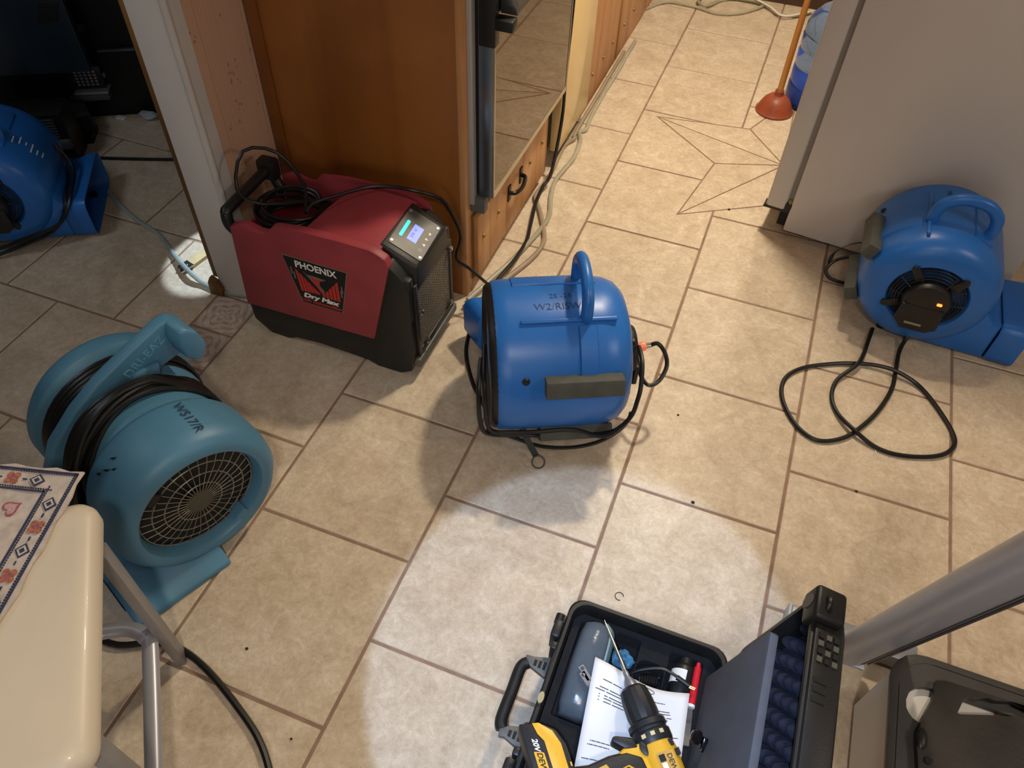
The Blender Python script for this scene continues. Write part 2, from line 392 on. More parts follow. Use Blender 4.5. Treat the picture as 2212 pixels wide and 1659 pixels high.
# wallpaper: pink, faint vertical lines and small brown sprigs
mw = D.materials.new('wallpaper'); mw.use_nodes = True; nt = mw.node_tree; N = nt.nodes; L = nt.links; b = N['Principled BSDF']
g = N.new('ShaderNodeNewGeometry'); sp = N.new('ShaderNodeSeparateXYZ'); L.new(g.outputs['Position'], sp.inputs[0])
wv = N.new('ShaderNodeMath'); wv.operation = 'MULTIPLY'; wv.inputs[1].default_value = 130; L.new(sp.outputs[1], wv.inputs[0])
nz = N.new('ShaderNodeTexNoise'); nz.noise_dimensions = '1D'; nz.inputs['Detail'].default_value = 1; nz.inputs['Scale'].default_value = 1; L.new(wv.outputs[0], nz.inputs['W'])
r1 = N.new('ShaderNodeValToRGB'); L.new(nz.outputs['Fac'], r1.inputs[0]); r1.color_ramp.elements[0].position = .28; r1.color_ramp.elements[1].position = .4
r1.color_ramp.elements[0].color = lin('#b28a70'); r1.color_ramp.elements[1].color = lin('#c29d83')
vo = N.new('ShaderNodeTexVoronoi'); vo.inputs['Scale'].default_value = 55; vo.inputs['Randomness'].default_value = 1; L.new(g.outputs['Position'], vo.inputs['Vector'])
cl = N.new('ShaderNodeTexVoronoi'); cl.inputs['Scale'].default_value = 9; L.new(g.outputs['Position'], cl.inputs['Vector'])
lt = N.new('ShaderNodeMath'); lt.operation = 'LESS_THAN'; lt.inputs[1].default_value = .24; L.new(vo.outputs['Distance'], lt.inputs[0])
l2 = N.new('ShaderNodeMath'); l2.operation = 'LESS_THAN'; l2.inputs[1].default_value = .34; L.new(cl.outputs['Distance'], l2.inputs[0])
ml = N.new('ShaderNodeMath'); ml.operation = 'MULTIPLY'; L.new(lt.outputs[0], ml.inputs[0]); L.new(l2.outputs[0], ml.inputs[1])
m5 = N.new('ShaderNodeMath'); m5.operation = 'MULTIPLY'; m5.inputs[1].default_value = .55; L.new(ml.outputs[0], m5.inputs[0])
mx = N.new('ShaderNodeMix'); mx.data_type = 'RGBA'; L.new(m5.outputs[0], mx.inputs[0]); L.new(r1.outputs[0], mx.inputs[6]); mx.inputs[7].default_value = lin('#6f5547')
L.new(mx.outputs[2], b.inputs['Base Color']); b.inputs['Roughness'].default_value = .7
paper = MB().box(px1-.004, px1, pyf+.055, -2.165, .012, 2.49).build('wallpaper', mw, stub)
bead = MB().tube([(px1-.006, pyf+.008, .012), (px1-.006, pyf+.008, 2.48)], .0105, 12).box(px1-.004, px1+.001, pyf+.006, pyf+.055, .012, 2.48).build('corner_bead', mat('bead_paint', '#c4c0ba', .6, var=.03), stub)
edge = struct(MB().box(px0-.017, px0, pyf+.004, pyf+.11, .06, 2.48).build('trim_1', W_dark, bevel=.002))
chip = MB().prism([(0, 0), (.045, .004), (.05, .03), (.038, .062), (.018, .075), (.004, .05)], 0, .016, frame((px0-.03, pyf-.003, .0), (0, -1, 0), (1, 0, 0))).build('wood_scrap', W_dark, bevel=.002)
tag(chip, 'broken brown wood scrap at foot of white wall end', 'wood scrap')
strip_a, strip_b = PZ(396, 582, .006), PZ(462, 533, .006)
t = thing('threshold_strip', 'pale wooden floor strip lying in the bright light patch behind the white wall end', 'floor strip', (strip_a.x, strip_a.y, 0))
MB().bar([strip_a+(strip_b-strip_a)*.18, strip_b], .035, .012).build('strip', mat('raw_pine', '#cdb583', .7, var=.12, scale=20), t, bevel=.002)
e1 = strip_a; dv = (strip_b-strip_a).normalized()
MB().prism([(-.02, -.014), (.03, -.02), (.034, .016), (.0, .02), (-.012, .012), (-.004, .006), (-.012, -.002)], 0, .004, frame(e1+Vector((0, 0, .004)), (0, 0, 1), dv)).lathe([(.004, .0041), (.004, .007)], 10, frame(e1+dv*.016+Vector((0, 0, .004)), (0, 0, 1))).build('end_bracket', M_chrome, t)

# ------------------------------------------------------------------ tall oven cabinet, built-in oven
FX = -.235                                                           # plane of all cabinet fronts on this run
t = thing('oven_cabinet', 'tall cherry brown wooden cabinet holding the wall oven', 'cabinet', (-.54, -1.8, 0))
MB().box(-.835, FX-.018, -2.16, -2.142, .0, 2.35).build('side_panel', W_panel, t, bevel=.001)
MB().box(-.842, -.805, -2.168, -2.16, .0, 2.35).build('scribe_moulding', wood_mat('moulding_wood', '#7c471a', '#683a12', '#8e5423', 2, .4, .8), t, bevel=.002)
ff = MB().box(FX-.018, FX, -2.16, -2.122, 0, 2.35).box(FX-.018, FX, -1.425, -1.405, 0, 2.35).box(FX-.018, FX, -2.122, -1.425, 0, .05).box(FX-.018, FX, -2.122, -1.425, .285, .335).box(FX-.018, FX, -2.122, -1.425, 1.25, 2.35)
ff.build('face_frame', W_front, t, bevel=.0015)
MB().box(-.835, FX-.02, -1.425, -1.41, 0, 2.35).box(-.835, -.82, -2.142, -1.425, 0, 2.35).box(-.835, FX-.02, -2.14, -1.425, 2.33, 2.35).build('carcass', W_dark, t)
dr = MB().box(FX, FX+.004, -2.122, -1.478, .045, .285).build('drawer', W_dark, t)
ys = [-2.116, -2.018, -1.872, -1.726, -1.585, -1.482]
for i in range(5): MB().box(FX+.004, FX+.019, ys[i]+.001, ys[i+1]-.001, .05, .28).build('plank', W_front, dr, bevel=.0015)
M_peg = mat('brass_peg', '#8d7346', .4, .3, var=.1)
def peg(y, z, x, par): MB().lathe([(.0085, 0), (.0085, .002), (.006, .006), (0, .0075)], 10, frame((x, y, z), (1, 0, 0))).build('peg', M_peg, par)
for px, py in ((1077, 457), (1045, 508), (1145, 350), (1171, 307)): q = PX(px, py, FX+.02); peg(q.y, q.z, FX+.019, dr)
M_iron = mat('black_iron', '#23211f', .35, .7, var=.1, scale=40)
hy, hz = -1.80, .20
hb = MB().box(FX+.019, FX+.023, hy-.066, hy-.044, hz-.028, hz+.028).box(FX+.019, FX+.023, hy+.044, hy+.066, hz-.028, hz+.028)
hb.tube(spline([(FX+.022, hy-.055, hz), (FX+.038, hy-.048, hz), (FX+.045, hy-.016, hz-.006), (FX+.045, hy+.016, hz-.006), (FX+.038, hy+.048, hz), (FX+.022, hy+.055, hz)], 5), .007, 8).build('handle', M_iron, dr, bevel=0)

t = thing('wall_oven', 'built-in wall oven with mirrored glass door and steel handle', 'oven', (-.3, -1.77, .33))
M_ovensteel = mat('oven_steel', '#7f8b92', .24, .85, var=.03, scale=20)
M_mirror = mat('mirror_glass', '#6a5d50', .03, 1, var=0)
MB().box(-.80, FX+.003, -2.120, -1.43, .338, 1.24).build('oven_body', M_blackm, t)
MB().box(FX+.0005, FX+.015, -2.136, -2.112, .34, 1.2).box(FX, FX+.02, -2.122, -1.44, .335, .352).build('side_trim', mat('trim_silver', '#bcb8b0', .45, .5, var=.03), t, bevel=.001)
d = MB().box(FX+.022, FX+.062, -2.112, -1.448, .36, 1.0).build('oven_door', M_ovensteel, t, bevel=.002)
MB().box(FX+.062, FX+.0655, -2.106, -1.454, .378, .995).build('door_glass', M_mirror, d)
MB().box(FX+.0622, FX+.067, -2.112, -2.106, .36, 1.0).box(FX+.0622, FX+.067, -1.454, -1.448, .36, 1.0).box(FX+.0622, FX+.067, -2.106, -1.454, .36, .378).build('glass_frame', mat('frame_pewter', '#bdb199', .3, .7, var=.03), d)
MB().box(FX+.012, FX+.022, -2.108, -1.452, .365, 1.0).build('door_gasket', M_blackm, t)
MB().box(FX+.024, FX+.068, -2.116, -2.085, .80, 1.0).build('handle_bracket', M_black, d, bevel=.003)
for ya, yb in ((-2.116, -2.08), (-1.48, -1.445)): MB().box(FX+.066, FX+.112, ya, yb, .845, .872).build('handle_bracket', M_black, d, bevel=.003)
MB().prism([(0, 0), (.046, 0), (.046, .022), (.03, .06), (.004, .075), (0, .07)], 0, .636, frame((FX+.067, -1.445, .873), (0, -1, 0), (1, 0, 0))).build('handle', mat('handle_steel', '#8d8b85', .25, .85, var=.04), d, bevel=.003)
MB().lathe([(.022, 0), (.022, .03)], 20, frame((FX+.03, -2.125, .935), (0, 0, 1))).box(FX+.01, FX+.05, -2.135, -2.116, .94, .975).build('hinge_cap', M_steel, t, bevel=.002)
MB().box(FX+.0, FX+.045, -2.128, -2.10, .31, .358).build('lower_hinge', M_grey, t, bevel=.003)

# ------------------------------------------------------------------ almond appliance and plank-fronted base cabinets
t = thing('built_in_appliance', 'narrow almond coloured built-in appliance front beside the oven cabinet', 'appliance', (-.5, -1.19, 0))
MB().box(FX-.5, FX, -1.40, -.995, .1, .86).build('tub', M_blackm, t)
MB().box(FX, FX+.034, -1.372, -.998, .068, .86).build('front_panel', mat('almond_enamel', '#e0c284', .22, var=.02, coat=.3), t, bevel=.003)
MB().box(FX-.06, FX-.05, -1.40, -.995, .0, .1).build('toe_panel', W_dark, t)
def plank_cabinet(y0, y1, label, yb):
    t = thing('base_cabinet', label, 'cabinet', ((-.84+FX)/2, (y0+y1)/2, 0), 0, 'plank fronted base cabinets')
    MB().box(-.835, FX-.002, y0, y1, .0, .86).build('carcass', W_dark, t)
    d = MB().box(FX-.002, FX+.002, y0+.004, y1-.004, .03, .84).build('door', W_dark, t)
    for a, b_ in zip(yb[:-1], yb[1:]):
        MB().box(FX+.002, FX+.016, a+.001, b_-.001, .035, .835).build('plank', W_front, d, bevel=.0015)
        for z in (.145, .70): peg((a+b_)/2, z, FX+.016, d)
    MB().box(FX-.002, FX+.008, y0, y1, 0, .03).build('bottom_rail', W_front, t)
plank_cabinet(-.985, -.51, 'pine plank fronted base cabinet next to almond appliance', [-.975, -.815, -.665, -.52])
plank_cabinet(-.50, .02, 'pine plank fronted base cabinet in middle of kitchen run', [-.49, -.33, -.16, .01])
plank_cabinet(.03, .43, 'pine plank fronted base cabinet at far end of run', [.04, .165, .295, .42])
ct = MB().box(-.84, FX+.03, -1.395, .42, .862, .90).build('worktop', mat('laminate_top', '#b9a68a', .4, var=.08), bevel=.004); tag(ct, 'tan laminate worktop over the left base cabinets', 'worktop')
t = thing('base_cabinet', 'base cabinet across the far end of kitchen with dark toe kick', 'cabinet', (.8, .75, 0))
MB().box(-.1, 1.9, .47, 1.55, 0, .10).build('toe_kick', mat('toe_brown', '#4f3a29', .7, var=.1), t)
MB().box(-.1, 1.9, .435, 1.55, .10, .86).build('carcass', mat('grey_front', '#b3a899', .5, var=.05), t)

# ------------------------------------------------------------------ refrigerator, pulled out at an angle
c0 = PZ(1690.6, 496.8, .03); ang = math.radians(-6.3)
t = thing('refrigerator', 'white refrigerator pulled out at an angle', 'refrigerator', (c0.x, c0.y, 0), ang)
def fr(*b): return MB().box(*b)
fr(0, .708, .0, .74, .03, 1.72).build('cabinet_body', M_white, t, world=False, bevel=.004)
fr(-.016, -.0005, .008, .73, .105, 1.70).build('door_gasket', mat('gasket_grey', '#847d74', .7, var=.05), t, world=False)
fr(-.082, -.016, -.001, .742, .105, 1.71).build('door', M_white, t, world=False, bevel=.008, seg=3)
fr(-.03, .02, .03, .7, .028, .1).build('kick_grille', M_blackm, t, world=False)
MB().prism([(-.09, 0), (.0, 0), (.004, -.035), (-.018, -.04), (-.03, -.012), (-.088, -.014)], 0, .035, frame((0, .0, .098), (0, 1, 0), (1, 0, 0))).build('bottom_hinge', M_black, t, world=False, bevel=.002)
fr(-.012, -.002, .001, .012, .098, .15).build('hinge_plate', mat('old_brass', '#8a7345', .5, .3), t, world=False)
for xx in (.06, .63):
    for yy in (.06, .66): MB().lathe([(.018, 0), (.018, .031)], 12, Matrix.Translation((xx, yy, 0))).build('foot', M_blackm, t, world=False)

# ================================================================== DEHUMIDIFIER
M_red = mat('red_shell', '#94383f', .5, var=.08, scale=9, bump=.1, bscale=300)
M_redin = mat('red_tray', '#7c1f29', .55, var=.1, scale=9)
M_blk = mat('dehumidifier_black', '#1b1b1a', .48, var=.12, scale=14, bump=.12, bscale=200)
M_bolt = mat('bolt_metal', '#b9b8b2', .25, 1, var=0)
dy0, dy1 = -2.54, -2.252
t = thing('dehumidifier', 'red and black portable dehumidifier standing against cherry cabinet side', 'dehumidifier', (-.50, -2.40, 0))
FXZ = lambda y: frame((0, y, 0), (0, 1, 0), (1, 0, 0))              # x stays x, local y becomes -z
def side(poly, ya, yb, top_in=0):                                    # polygon in (x,z) swept along y
    a = [Vector((x, ya, z)) for x, z in poly]; b = [Vector((x, yb-(z*top_in), z)) for x, z in poly]
    return MB().loft([a, b])
base = [(-.768, .045), (-.72, .002), (-.655, .0), (-.63, .014), (-.55, .020), (-.45, .016), (-.39, .012), (-.36, .0), (-.285, .0), (-.250, .022), (-.237, .075), (-.234, .33), (-.243, .355), (-.262, .38), (-.29, .405), (-.32, .40), (-.33, .25), (-.37, .125), (-.77, .118)]
side(base, dy0+.004, dy1-.004, .05).build('base_housing', M_blk, t, bevel=.006)
red = [(-.773, .108), (-.753, .392), (-.742, .398), (-.712, .412), (-.700, .411), (-.665, .400), (-.640, .402), (-.618, .428), (-.60, .434), (-.535, .443), (-.42, .446), (-.335, .444), (-.312, .436), (-.292, .425), (-.283, .402), (-.357, .118)]
side(red, dy0, dy0+.026, 0).build('side_panel', M_red, t, bevel=.003)
side(red, dy1-.026, dy1, .06).build('side_panel', M_red, t, bevel=.003)
# red hood: curved deck that falls into the open cord tray at the left
hs = []
for i in range(9):
    v = i/8; y = dy0+.024+(dy1-.045-dy0-.024)*v; sh = -.035*math.sin(v*PI*.5)+.07*v
    hs.append([Vector((x, y, z)) for x, z in ((-.60+sh, .30), (-.575+sh, .375), (-.545+sh*.9, .418), (-.50+sh*.6, .432), (-.42, .438), (-.345, .436), (-.318, .43), (-.318, .30))])
MB().loft(hs).build('hood', M_red, t, angle=30)
MB().box(-.762, -.52, dy0+.022, dy1-.036, .285, .318).box(-.762, -.752, dy0+.022, dy1-.036, .285, .345).build('cord_tray', M_redin, t, bevel=.003)
MB().prism([(-.335, .437), (-.31, .432), (-.283, .404), (-.30, .36), (-.33, .40)], 0, .012, frame((0, dy0-.0015, 0), (0, -1, 0), (1, 0, 0)) @ Matrix.Scale(1, 4)).build('corner_fillet', M_red, t, bevel=.002) if False else None
# carry handle at the left end
h0, h1 = Vector((-.778, dy0+.03, .408)), Vector((-.772, dy1-.05, .425))
hb = MB().tube(spline([(-.745, dy0+.03, .345), (-.772, dy0+.024, .375), h0, h0+Vector((0, .02, .008)), h1-Vector((0, .03, 0)), h1, (-.768, dy1-.045, .39), (-.745, dy1-.05, .35)], 5), .0155, 10)
hb.build('carry_handle', M_black, t)
MB().box(-.80, -.745, dy1-.075, dy1-.035, .395, .455).build('handle_latch', M_black, t, bevel=.008)
# control console: a tilted dark plate on a black hump
ca, cb = Vector((-.326, -2.498, .438)), Vector((-.326, -2.305, .438)); cd = Vector((-.226, -2.492, .386)); cc = Vector((-.226, -2.310, .386))
con = MB().loft([[Vector((-.345, -2.515, .36)), Vector((-.345, -2.288, .36)), Vector((-.224, -2.298, .318)), Vector((-.224, -2.508, .318))], [ca, cb, cc, cd]]).build('console', M_blk, t, bevel=.008)
cn = (cb-ca).cross(cd-ca).normalized(); cn = cn if cn.z > 0 else -cn
ex = (cd-ca).normalized(); ey = cn.cross(ex)                          # ex down the slope, ey across
cm = (ca+cb+cc+cd)/4; CF = Matrix(((ex.x, ey.x, cn.x, cm.x), (ex.y, ey.y, cn.y, cm.y), (ex.z, ey.z, cn.z, cm.z), (0, 0, 0, 1)))
MB().prism(rrect(-.047, .050, -.072, .072, .006), .0002, .0022, CF).build('display_panel', mat('panel_satin', '#4b4945', .38, .2, var=.12, scale=25), con)
for sx, sy in ((-.041, .062), (-.041, -.062), (.044, -.062), (.044, .062)): MB().lathe([(.0045, .0022), (.0045, .0036), (.002, .0040), (0, .0036)], 10, CF @ Matrix.Translation((sx, sy, 0))).build('screw', M_bolt, con)
MB().prism(rrect(-.034, -.025, -.034, .030, .0045), .0023, .0030, CF).build('status_light', mat('led_teal', '#0fd9b4', .4, emit=('#14e8c4', 1.1), var=0), con)
lcd = MB().prism(rrect(-.012, .015, -.030, .030, .001), .0023, .0028, CF).build('lcd_screen', mat('lcd_blue', '#7c8cf0', .4, emit=('#7186f2', .85), var=0), con)
RT = Matrix.Rotation(PI/2, 4, 'Z')
text_mb('53%  61', .0115, CF @ Matrix.Translation((-.003, 0, .0031)) @ RT, .0001).build('lcd_digits', mat('lcd_ink', '#4b56c8', .5, emit=('#4453c0', .55), var=0), con)
for k in range(4):
    B = CF @ Matrix.Translation((.034, -.040+.022*k, .0024))
    if k == 0: MB().torus(.0042, .0008, B, 14, 5).build('button_mark', M_print, con)
    else: MB().prism([(-.005, -.001), (.0, -.0012), (0, -.005), (.006, 0), (0, .005), (0, .0012), (-.005, .001)] if k > 1 else [(-.004, -.005), (-.004, .005), (.005, 0)], 0, .0004, B @ Matrix.Rotation(PI if k < 3 else PI/2, 4, 'Z')).build('button_mark', M_print, con)
for y in (-2.520, -2.290):
    MB().box(-.300, -.232, y-.0135, y+.0135, .22, .366).build('latch_ledge', M_blk, t, bevel=.008)
    MB().lathe([(.010, 0), (.010, .006), (.007, .010), (0, .010)], 8, frame((-.268, y, .366), (.3, 0, 1))).build('latch_bolt', M_bolt, t)
# front intake: recessed core behind a lattice grille
gy0, gy1, gz0, gz1, gx = -2.505, -2.295, .095, .318, -.2325
fr_ = MB(); 
for a in ((gy0-.012, gy0+.004, gz0-.02, gz1+.02), (gy1-.004, gy1+.012, gz0-.02, gz1+.01), (gy0, gy1, gz1-.004, gz1+.02), (gy0, gy1, gz0-.02, gz0+.004)): fr_.box(gx-.006, gx+.006, *a)
fr_.build('grille_bezel', M_black, t, bevel=.002)
MB().box(gx-.004, gx-.0005, gy0, gy1, gz0, gz1).build('intake_core', mat('coil_dark', '#0d0c0b', .6, .3, var=.3, scale=60), t)
lat = MB()
for i in range(25): z = gz0+(gz1-gz0)*(i+.5)/25; lat.box(gx+.0015, gx+.0028, gy0, gy1, z-.0008, z+.0008)
for i in range(19): y = gy0+(gy1-gy0)*(i+.5)/19; lat.box(gx+.001, gx+.0026, y-.0007, y+.0007, gz0, gz1)
o = lat.build('intake_grille', mat('grille_wire', '#8d8477', .35, .6, var=.1, scale=80), t, flat=True); o['kind'] = 'stuff'
for y, z in ((-2.300, .305), (-2.315, .115), (-2.475, .105), (-2.497, .235)): MB().lathe([(.009, 0), (.009, .007), (.005, .011), (0, .011)], 8, frame((gx+.005, y, z), (1, 0, 0))).build('grille_bolt', M_bolt, t)
MB().box(-.245, -.222, -2.53, -2.27, .045, .074).build('bumper_lip', M_grey, t, bevel=.006)
for y in (-2.51, -2.28): MB().cyl((-.30, y-.016, .022), (-.30, y+.016, .022), .0225, None, 18).build('caster', M_black, t)
# side badge
def qp(px, py): q = PY(px, py, dy0); return (q.x, q.z)
BF = lambda o: frame((0, dy0-o, 0), (0, -1, 0), (1, 0, 0))           # local x = x, local y = z
q = [(-.604, .349), (-.571, .187), (-.444, .1875), (-.408, .347)]
bq = lambda d: offset_poly(q, d)
bd = MB().prism(bq(0), .0, .0012, BF(0)).build('badge', mat('badge_silver', '#8d8377', .4, .4, var=.05), t)
MB().prism(bq(-.0022), .0012, .0016, BF(0)).build('badge_field', M_blackprint, bd)
FB = BF(.0018)
text_mb('PHOENIX', .0315, FB @ Matrix.Translation((-.506, .3265, 0)) @ Matrix.Diagonal((.92, 1, 1, 1)), .0002, .0007).build('lettering', M_print, bd)
text_mb('Dry Max', .0245, FB @ Matrix.Translation((-.509, .2185, 0)) @ Matrix.Diagonal((1.22, .9, 1, 1)), .0002, .0012, .25).build('lettering', M_print, bd)
M_bred = mat('badge_red', '#b8332f', .5, var=.05)
text_mb('LGR Dehumidifier', .0185, FB @ Matrix.Translation((-.508, .2005, 0)) @ Matrix.Diagonal((.93, .85, 1, 1)), .0002, .0005).build('lettering', M_bred, bd)
fe = []
for k in range(6):                                                    # wing feathers, left then right
    x0 = -.571+k*.0105; fe.append(MB().prism([(x0, .310-.0115*k), (x0+.0082, .303-.0115*k), (x0+.0105+.004, .232+.0015*k), (x0+.006, .2335)], 0, .0004, FB).build('feather', M_bred, bd))
for k in range(5):
    x0 = -.443-k*.0115; MB().prism([(x0, .303-.014*k), (x0-.0095, .294-.014*k), (x0-.0102, .231), (x0-.001, .231)], 0, .0004, FB).build('feather', M_bred, bd)
MB().prism([(-.548, .308), (-.537, .299), (-.515, .300), (-.478, .297), (-.500, .286), (-.502, .270), (-.490, .255), (-.494, .236), (-.508, .258), (-.525, .280), (-.537, .294)], 0, .0003, FB).build('bird_outline', mat('badge_grey', '#6d6863', .5, var=.05), bd)
MB().prism([(-.528, .294), (-.492, .291), (-.504, .282), (-.505, .268), (-.495, .252), (-.497, .241), (-.512, .264)], .0003, .0006, FB).build('bird', M_bred, bd)
for x, z in ((-.583, .30), (-.576, .285), (-.433, .278), (-.437, .262)): MB().prism(rrect(x-.0022, x+.0022, z-.013, z+.013, .002), 0, .0003, FB).build('grey_bar', mat('badge_grey', '#6d6863', .5), bd)
# its power cord, coiled in the tray
C0 = Vector((-.655, -2.395, .336)); pts = []
for k in range(7):
    for j in range(14):
        a = 2*PI*j/14; rx = .088+.006*math.sin(k*2.1); ry = .078+.005*math.cos(k*1.7)
        pts.append(C0+Vector((rx*math.cos(a+.2*k)+.012*math.sin(k*1.3), ry*math.sin(a+.2*k), .0105*k*1.0+.004*math.sin(a*2+k))))
pts += [Vector((-.70, -2.45, .42)), Vector((-.765, -2.46, .455)), Vector((-.765, -2.40, .535)), Vector((-.70, -2.345, .515)), Vector((-.615, -2.37, .45)), Vector((-.56, -2.46, .438)), Vector((-.555, -2.43, .449)), Vector((-.51, -2.37, .449)), Vector((-.45, -2.31, .452)), Vector((-.39, -2.285, .452)), Vector((-.33, -2.275, .449)), Vector((-.275, -2.238, .415)), Vector((-.248, -2.212, .34)), Vector((-.232, -2.205, .27))]
e = [PZ(986, 556, .21), PZ(1012, 578, .165), PZ(1040, 602, .11), PZ(1064, 622, .05)]
o = cord('power_cord', pts+e, .0048, M_cord, parent=t, n=3)
M_plug = M_black
# ================================================================== BLUE AIR MOVERS
M_blue = mat('blue_shell', '#2568b8', .34, var=.05, scale=6, bump=.06, bscale=300)
M_pad = mat('grey_rubber', '#4b4d47', .75, var=.1, scale=30, bump=.2)
AX = lambda x=0, z=.19: Matrix(((0, 0, 1, x), (1, 0, 0, 0), (0, 1, 0, z), (0, 0, 0, 1)))   # lathe axis along +x; local x -> y, local y -> z
ZC, RD = .212, .196
KR, KX = 1.15, 1.12
def sc(pr): return [(r*KR, x*KX) for r, x in pr]
def ang_f(th, r, x=0):                                               # frame on the drum surface at angle th: x along axis, z outward
    a = math.radians(th); n = Vector((0, math.cos(a), math.sin(a))); return frame((x, r*n.y, ZC+r*n.z), n, (1, 0, 0))
def make_blue(name, label, loc, rz, pads=True, snout=.0, group='blue air movers', xm=0, th2=203):
    t = thing(name, label, 'air mover', loc, rz, group)
    kw = dict(parent=t, world=False)
    h = MB().lathe(sc([(.0, -.150), (.13, -.150), (.1385, -.156), (.148, -.160), (.160, -.155), (.1685, -.140), (.1705, -.115), (.171, 0), (.1705, .085), (.1665, .112), (.157, .134), (.141, .149), (.118, .157), (.098, .158), (.0925, .150), (.0925, .128)]), 64, AX(0, ZC))
    h.build('housing', M_blue, bevel=0, angle=40, **kw)
    ov = []
    YE = .205+snout
    prof = [(-.03, .012), (.0, .008), (YE-.03, .006), (YE, .006), (YE, .138), (YE-.03, .140), (.22, .146), (.196, .17), (.175, .26), (.0, .27), (-.03, .2)]
    a = MB(); rings = []
    for x, ins in ((-.170, .014), (-.165, .004), (-.155, 0), (.110, 0), (.122, .004), (.128, .014)):
        cy, cz = .12, .1; rings.append([Vector((x, y-math.copysign(min(ins, abs(y-cy)), y-cy), z-math.copysign(ins, z-cz))) for y, z in prof])
    a.loft(rings).build('outlet', M_blue, angle=35, **kw)
    col = MB(); R2 = rrect(-.150, .122, .004, .182, .016)
    Fy = lambda y: Matrix(((1, 0, 0, 0), (0, 0, 1, y), (0, 1, 0, 0), (0, 0, 0, 1)))
    col.loft([[Fy(.205+snout) @ Vector((x, z, 0)) for x, z in rrect(-.172, .130, .005, .145, .03)], [Fy(.212+snout) @ Vector((x, z, 0)) for x, z in rrect(-.190+xm*.6, .134, .0, .149, .03)], [Fy(.285+snout) @ Vector((x, z, 0)) for x, z in rrect(-.228+xm, .140, .0, .154, .036)], [Fy(.285+snout) @ Vector((x, z, 0)) for x, z in rrect(-.222+xm, .134, .006, .148, .032)], [Fy(.276+snout) @ Vector((x, z, 0)) for x, z in rrect(-.219+xm, .131, .009, .145, .032)], [Fy(.206+snout) @ Vector((x, z, 0)) for x, z in rrect(-.180+xm*.6, .124, .010, .139, .032)]], True, False)
    col.build('outlet_collar', M_blue, angle=40, **kw)
    MB().prism(rrect(-.178+xm*.6, .122, .012, .137, .03), 0, .0025, Fy(.2075+snout)).build('outlet_opening', mat('blue_inside', '#123f78', .6, var=.05), **kw)
    # handle: an arch over the top, in the plane of the wheel
    def rp(th, r, x): a_ = math.radians(th); return Vector((x, r*math.cos(a_), ZC+r*math.sin(a_)))
    hp = [rp(110, .180, .055), rp(108.5, .212, .055), rp(104, .247, .055), rp(96, .268, .055), rp(86, .275, .055), rp(77, .271, .055), rp(69, .250, .055), rp(64, .215, .055), rp(62, .18, .055)]
    MB().tube(spline(hp, 4), .0175, 12, flat=.86, up=(1, 0, 0)).build('handle', M_blue, **kw)
    band = []
    for i in range(15):
        th = 116+(168-116)*i/14; band.append([rp(th, r, x) for x, r in ((.030, RD-.004), (.036, RD+.006), (.076, RD+.006), (.082, RD-.004))])
    MB().loft(band).build('rib', M_blue, **kw)
    MB().box(-.105, .13, -.005, .005, -.004, .008, ang_f(111, RD)).build('rib', M_blue, bevel=.003, **kw)
    MB().box(-.115, .095, -.03, .03, -.014, .004, ang_f(66, RD)).build('raised_panel', M_blue, bevel=.003, **kw)
    if pads:
        for th in (157, th2): MB().prism([(-.026, -.004), (.026, -.004), (.022, .034), (-.022, .034)], -.095, .095, ang_f(th, RD, .042) @ Matrix(((0, 0, 1, 0), (-1, 0, 0, 0), (0, 1, 0, 0), (0, 0, 0, 1)))).build('rubber_pad', M_pad, bevel=.004, **kw)
    MB().lathe([(.0095, -.004), (.0095, .003), (.007, .006), (0, .006)], 14, ang_f(153, RD, -.098)).lathe([(.004, .006), (.004, .0075)], 6, ang_f(153, RD, -.098)).build('screw', M_black, **kw)
    # inlet: dark bowl, guard rings, motor cap, bracket tabs
    MB().lathe(sc([(.093, .128), (.06, .108), (0, .108)]), 32, AX(0, ZC)).build('inlet_bowl', M_blackm, **kw)
    g = MB()
    for r, x in ((.102, .176), (.094, .180), (.086, .184), (.077, .187)): g.torus(r, .0017, AX(x, ZC), 40, 5)
    for k in range(12):
        a_ = 2*PI*k/12; g.tube([(.175, .105*math.cos(a_), ZC+.105*math.sin(a_)), (.188, .065*math.cos(a_), ZC+.065*math.sin(a_))], .0017, 5)
    o = g.build('inlet_guard', M_black, **kw); o['kind'] = 'stuff'
    for th in (125, 50, 205, 300):
        a_ = math.radians(th); MB().prism([(-.013, 0), (.013, 0), (.011, .046), (0, .054), (-.011, .046)], 0, .008, Matrix(((0, 0, 1, .178), (math.sin(a_), math.cos(a_), 0, .072*math.cos(a_)), (-math.cos(a_), math.sin(a_), 0, ZC+.072*math.sin(a_)), (0, 0, 0, 1)))).build('bracket_tab', M_black, bevel=.002, **kw)
    cap = MB().lathe([(.066, .168), (.068, .196), (.061, .208), (.045, .212), (0, .214)], 36, AX(0, ZC)).build('motor_cap', M_black, **kw)
    MB().prism([(-.062, 0), (.056, 0), (.060, -.070), (.036, -.092), (-.038, -.092), (-.066, -.062)], 0, .012, Matrix(((0, 0, 1, .204), (1, 0, 0, 0), (0, 1, 0, ZC-.008), (0, 0, 0, 1)))).build('switch_box', M_black, cap, world=False, bevel=.004)
    MB().prism(rrect(-.028, .020, -.004, .004, .001), 0, .001, Matrix(((0, 0, 1, .216), (1, 0, 0, -.005), (0, 1, 0, ZC-.074), (0, 0, 0, 1)))).build('label_strip', mat('strip_grey', '#8b8a78', .5), cap, world=False)
    for x in (-.12, .09):
        for y in (-.06, .24): MB().lathe([(.014, 0), (.014, .024)], 10, Matrix.Translation((x, y, 0))).build('foot', M_blackm, **kw)
    return t, cap
